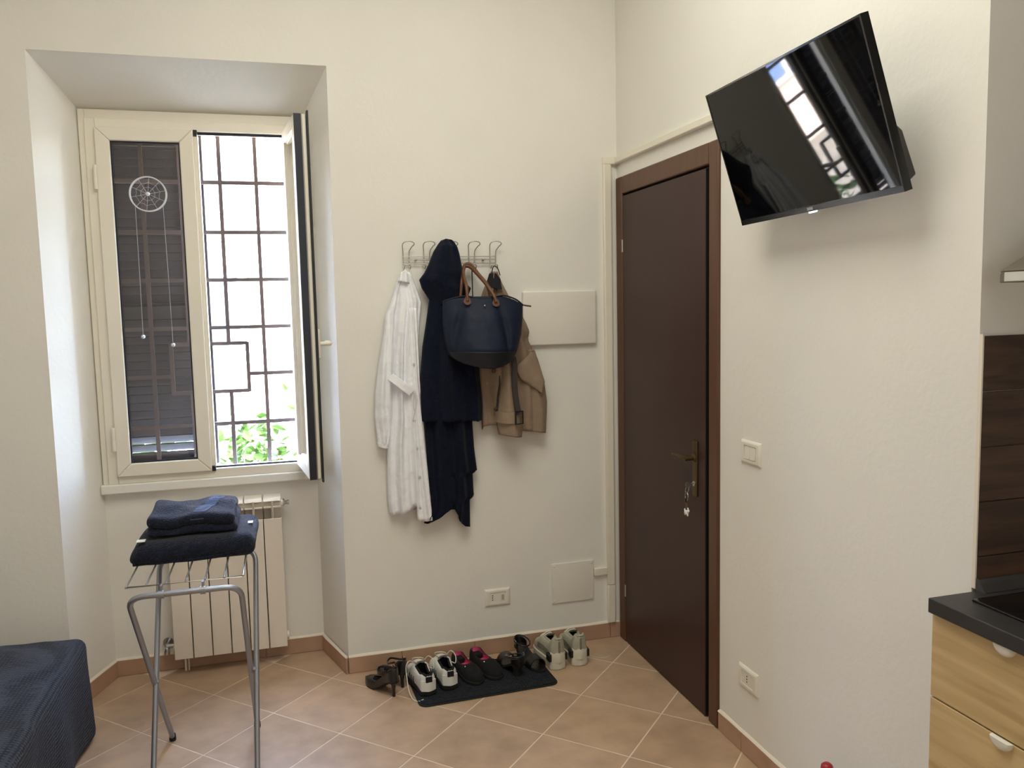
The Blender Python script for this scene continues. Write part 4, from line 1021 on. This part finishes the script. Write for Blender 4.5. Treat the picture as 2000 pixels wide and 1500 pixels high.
def sneaker(name, label, loc, rotz, kind, Lg=.262, group=None):
    t = thing(name, label, 'shoe', loc, rotz, group)
    if kind == 'white':
        W = foot_w(.046); zs = .020
        H = lambda q: interp([(0, .066), (.08, .070), (.25, .052), (.42, .058), (.55, .066), (.72, .050), (.9, .030), (1, .014)], q)
        mu, ml, msole, ms2 = M['white_leather'], M['black_cloth'], M['rubber'], M['white_leather']
    else:
        W = foot_w(.047); zs = .038
        H = lambda q: interp([(0, .096), (.06, .106), (.22, .074), (.42, .072), (.55, .076), (.72, .052), (.9, .032), (1, .014)], q)
        mu, ml, msole, ms2 = M['sand_suede'], M['dark_lining'], M['cream'], M['cream']
    up, li = shoe_shell(Lg, W, H, .03, .62, zs, .52)
    obj('upper', up, mu, t, smooth=179, local=True)
    obj('lining', li, ml, t, smooth=179, local=True)
    s = obj('sole', sole(Lg, W, .0005, zs+.003, .004), msole, t, bevel=.004, local=True)
    # padded collar round the opening
    rim = []
    for i in range(25):
        q = .03+.45*i/24; rim.append((W(q)*.52, Lg*q, zs+H(q)))
    path = [(-a, b, c) for a, b, c in rim[::-1]]+rim
    obj('collar', MB().tube(path, .0052, 8), ml if kind == 'white' else mu, t, smooth=60, local=True)
    # tongue
    tg = MB().loft([[(-.020, Lg*q, z), (0, Lg*q-.004, z+.004), (.020, Lg*q, z), (.020, Lg*q+.004, z-.006), (-.020, Lg*q+.004, z-.006)] for q, z in ((.40, zs+.090), (.46, zs+.080), (.55, zs+.074), (.66, zs+.064))])
    obj('tongue', tg, mu, t, smooth=50, local=True)
    nl = 5
    for k in range(nl):
        q = .50+.055*k; w = .022; z = zs+H(q)+.006
        obj('lace', MB().tube(smoothpath([(-w, Lg*q, z-.008), (-w*.5, Lg*q+.004, z), (w*.5, Lg*q+.010, z), (w, Lg*q+.012, z-.008)], 3), .0024, 6), M['lace'], t, smooth=60, local=True)
    if kind == 'white':
        hb_ = []
        for i in range(13):
            a = pi*i/12; q = .06*(1-sin(a)); 
            hb_.append((cos(a)*W(max(.02, q))*1.0, Lg*q))
        ring = [[(x*1.06, y*1.0-.0035, z) for x, y in hb_]+[(x*.9, y+.004, z) for x, y in hb_[::-1]] for z in (zs+.002, zs+.030, zs+.046)]
        obj('heel_patch', MB().loft(ring), M['white_leather'], t, smooth=50, local=True)
        obj('heel_tab', MB().rbox((0, -.0005, zs+.052), (.014, .0035, .012), .003, 2), M['black_cloth'], t, smooth=60, local=True)
        for sx in (-1, 1):
            for k in range(3):
                q = .40+.07*k
                obj('stripe', MB().ribbon([(sx*W(q)*1.02, Lg*q, zs+.004), (sx*W(q)*.99, Lg*(q+.03), zs+.024), (sx*W(q)*.80, Lg*(q+.06), zs+.044)], .009, .003, (0, 1, .2)), M['black_cloth'], t, local=True)
    else:
        hb_ = [(cos(pi*i/12)*W(max(.02, .09*(1-sin(pi*i/12)))), Lg*.09*(1-sin(pi*i/12))) for i in range(13)]
        ring = [[(x*k2, y-.004*(k2 > 1), z) for x, y in hb_]+[(x*.88, y+.004, z) for x, y in hb_[::-1]] for z, k2 in ((zs-.004, 1.10), (zs+.014, 1.09), (zs+.034, 1.05), (zs+.042, .99))]
        obj('heel_counter', MB().loft(ring), M['cream'], t, smooth=50, local=True)
        obj('heel_seam', MB().rbox((0, -.0005, zs+.066), (.0042, .003, .026), .0025, 2), M['grey_mesh'], t, smooth=60, local=True)
        for sx in (-1, 1):
            obj('side_patch', MB().rbox((sx*.037, .030, zs+.016), (.008, .020, .018), .006, 3), M['black'], t, smooth=60, local=True)
            obj('side_overlay', MB().ribbon([(sx*W(q)*.99, Lg*q, zs+.034-.02*abs(q-.45)) for q in (.16, .25, .34, .43, .52, .61)], .024, .004, (0, 0, 1)), M['grey_mesh'], t, smooth=50, local=True)
    return t
w1 = sneaker('sneaker', 'white sneaker with a loose lace, left one of the white pair', (-1.000, -.345, .0086), radians(6), 'white', group=None)
w2 = sneaker('sneaker', 'white sneaker beside the pink-lined shoes, right one of the white pair', (-.905, -.322, .0086), radians(3), 'white')
obj('loose_lace', MB().tube(smoothpath([(-.02, .13, .088), (-.045, .135, .105), (-.065, .12, .09), (-.070, .09, .05), (-.072, .05, .012), (-.066, .01, -.0055), (-.052, -.012, -.0055), (-.030, -.018, .0022)], 6), .0022, 6), M['lace'], w1, smooth=60, local=True)
for q, parent_ in ((0, w1), (1, w2)):
    for P in ([(-.012, .128, .090), (-.038, .120, .118), (-.020, .095, .132), (.008, .105, .118), (.006, .128, .092)], [(.008, .128, .090), (.030, .112, .122), (.044, .085, .112), (.040, .070, .085), (.030, .095, .080)]):
        obj('lace_loop', MB().tube(smoothpath(P, 6), .0022, 6), M['lace'], parent_, smooth=60, local=True)
sneaker('sneaker', 'chunky sand grey sneaker with heel to camera, left one nearest the mat', (-.408, -.268, 0), radians(3), 'grey', .245)
sneaker('sneaker', 'chunky sand grey sneaker nearest the door corner', (-.305, -.262, 0), radians(-2), 'grey', .245)

def slipper(label, loc, rotz):
    t = thing('slip_on_shoe', label, 'shoe', loc, rotz)
    W = foot_w(.041, heel=.78); Lg = .245; zs = .012
    H = lambda q: interp([(0, .046), (.08, .046), (.3, .034), (.5, .036), (.62, .046), (.8, .036), (.95, .022), (1, .010)], q)
    up, li = shoe_shell(Lg, W, H, .03, .56, zs, .62)
    obj('upper', up, M['black_suede'], t, smooth=179, local=True)
    obj('lining', li, M['pink'], t, smooth=179, local=True)
    obj('sole', sole(Lg, W, .0005, zs+.003), M['rubber'], t, bevel=.003, local=True)
    obj('heel_pad', MB().rbox((0, .03, zs+.020), (.022, .022, .010), .006, 3), M['black_suede'], t, smooth=60, local=True)
    obj('stud', MB().ball((.024, .155, zs+.040), .0042), M['chrome'], t, smooth=60, local=True)
    return t
slipper('black slip-on shoe with pink lining, next to the white sneakers', (-.832, -.075, .0086), radians(180+12))
slipper('black slip-on shoe with pink lining, next to the black sandals', (-.745, -.055, .0086), radians(180+13))

def pump(label, loc, rotz):
    t = thing('high_heel', label, 'shoe', loc, rotz)
    W = foot_w(.034, heel=.70, point=1.5); Lg = .235
    arch = lambda q: .062*(1-smooth_step(.05, .62, q))
    H = lambda q: interp([(0, .058), (.08, .056), (.3, .036), (.5, .030), (.68, .038), (.85, .030), (1, .012)], q)
    up, li = shoe_shell(Lg, W, H, .03, .70, .006, .66, arch=arch)
    obj('upper', up, M['black_leather'], t, smooth=179, local=True)
    obj('lining', li, M['black_cloth'], t, smooth=179, local=True)
    rings = []
    for i in range(25):
        q = i/24; w = W(q)*.96; z = .006+arch(q)
        rings.append([(-w, Lg*q, z-.0055), (w, Lg*q, z-.0055), (w, Lg*q, z+.0015), (-w, Lg*q, z+.0015)])
    obj('sole', MB().loft(rings), M['rubber'], t, smooth=40, local=True)
    obj('stiletto', MB().lathe([(0, .0005), (.006, .0005), (.0065, .006), (.0065, .03), (.011, .052), (.020, .066), (0, .067)], (0, .022, 0), 'z', 14), M['black_leather'], t, smooth=50, local=True)
    path = [(-.027, .03, .115), (-.034, .055, .105), (-.033, .085, .092), (-.018, .11, .092), (0, .118, .096), (.018, .11, .092), (.033, .085, .092), (.034, .055, .105), (.027, .03, .115)]
    obj('ankle_strap', MB().ribbon(smoothpath(path, 3), .008, .002, (0, .3, 1)), M['black_leather'], t, local=True)
    obj('strap_buckle', MB().tube([(.0355, .062, .094), (.0355, .074, .094), (.0355, .074, .110), (.0355, .062, .110)], .0014, 6, True), M['chrome'], t, smooth=60, local=True)
    return t
pump('black leather stiletto with ankle strap, leftmost shoe on the bare tiles', (-1.128, -.300, 0), radians(27))
pump('black leather stiletto with ankle strap, half hidden behind the white sneakers', (-1.084, -.230, 0), radians(22))

def sandal(label, loc, rotz, tipped=0):
    t = thing('strappy_sandal', label, 'shoe', loc, rotz)
    if tipped: t.rotation_euler = (0, radians(tipped), rotz)
    W = foot_w(.038, heel=.72, point=1.1); Lg = .225
    arch = lambda q: .045*(1-smooth_step(.08, .60, q))
    rings = []; ins = []
    for i in range(25):
        q = i/24; w = W(q); z = .004+arch(q)
        rings.append([(-w, Lg*q, z-.0035), (w, Lg*q, z-.0035), (w, Lg*q, z+.006), (-w, Lg*q, z+.006)])
        ins.append([(-w*.86, Lg*q, z+.006), (w*.86, Lg*q, z+.006), (w*.86, Lg*q, z+.0075), (-w*.86, Lg*q, z+.0075)])
    obj('sole', MB().loft(rings), M['rubber'], t, smooth=40, local=True)
    obj('insole', MB().loft(ins[1:-1]), M['black_leather'], t, smooth=40, local=True)
    obj('heel', MB().lathe([(0, .0005), (.019, .0005), (.018, .02), (.024, .046), (0, .047)], (0, .032, 0), 'z', 16), M['rubber'], t, smooth=50, local=True)
    q = .70; w = W(q)
    obj('toe_strap', MB().loft([[(-w*cos(a)*1.02, Lg*(q-.11+.02*sin(a)), .008+.046*sin(a)), (-w*cos(a)*1.06, Lg*(q+.10), .008+.040*sin(a)), (-w*cos(a)*.98, Lg*(q+.10), .005+.038*sin(a)), (-w*cos(a)*.94, Lg*(q-.11), .005+.044*sin(a))] for a in [pi*k/14 for k in range(15)]]), M['black_leather'], t, smooth=50, local=True)
    obj('heel_cup', MB().loft([[(W(.10)*1.02*cos(a), .030-.034*sin(a), .050), (W(.10)*1.0*cos(a), .028-.036*sin(a), .076+.01*sin(a)), (W(.10)*.9*cos(a), .032-.030*sin(a), .076+.01*sin(a)), (W(.10)*.92*cos(a), .034-.028*sin(a), .050)] for a in [-.15*pi+1.3*pi*k/14 for k in range(15)]]), M['black_leather'], t, smooth=50, local=True)
    an = [(.032*cos(a), .045+.044*sin(a), .080-.010*sin(a)) for a in [2*pi*k/20 for k in range(20)]]
    obj('ankle_strap', MB().tube(an, .0035, 7, True), M['black_leather'], t, smooth=60, local=True)
    obj('buckle', MB().tube([(.0355, .036, .072), (.0355, .050, .072), (.0355, .050, .088), (.0355, .036, .088)], .0016, 6, True), M['alu'], t, smooth=60, local=True)
    return t
sandal('black strappy sandal standing on the mat, nearer one of the pair', (-.598, -.300, .0086), radians(6))
sandal('black strappy sandal beside the sand grey sneakers, farther one of the pair', (-.542, -.066, .0086), radians(194))
# dropped thread near the corner
tag(obj('loose_thread', MB().tube(smoothpath([(-.235, -.155, .0014), (-.215, -.190, .0014), (-.175, -.215, .0014), (-.14, -.20, .0014)], 5), .0014, 5), M['lace'], smooth=60), 'thin pale thread lying on the tiles near the door corner', 'thread')
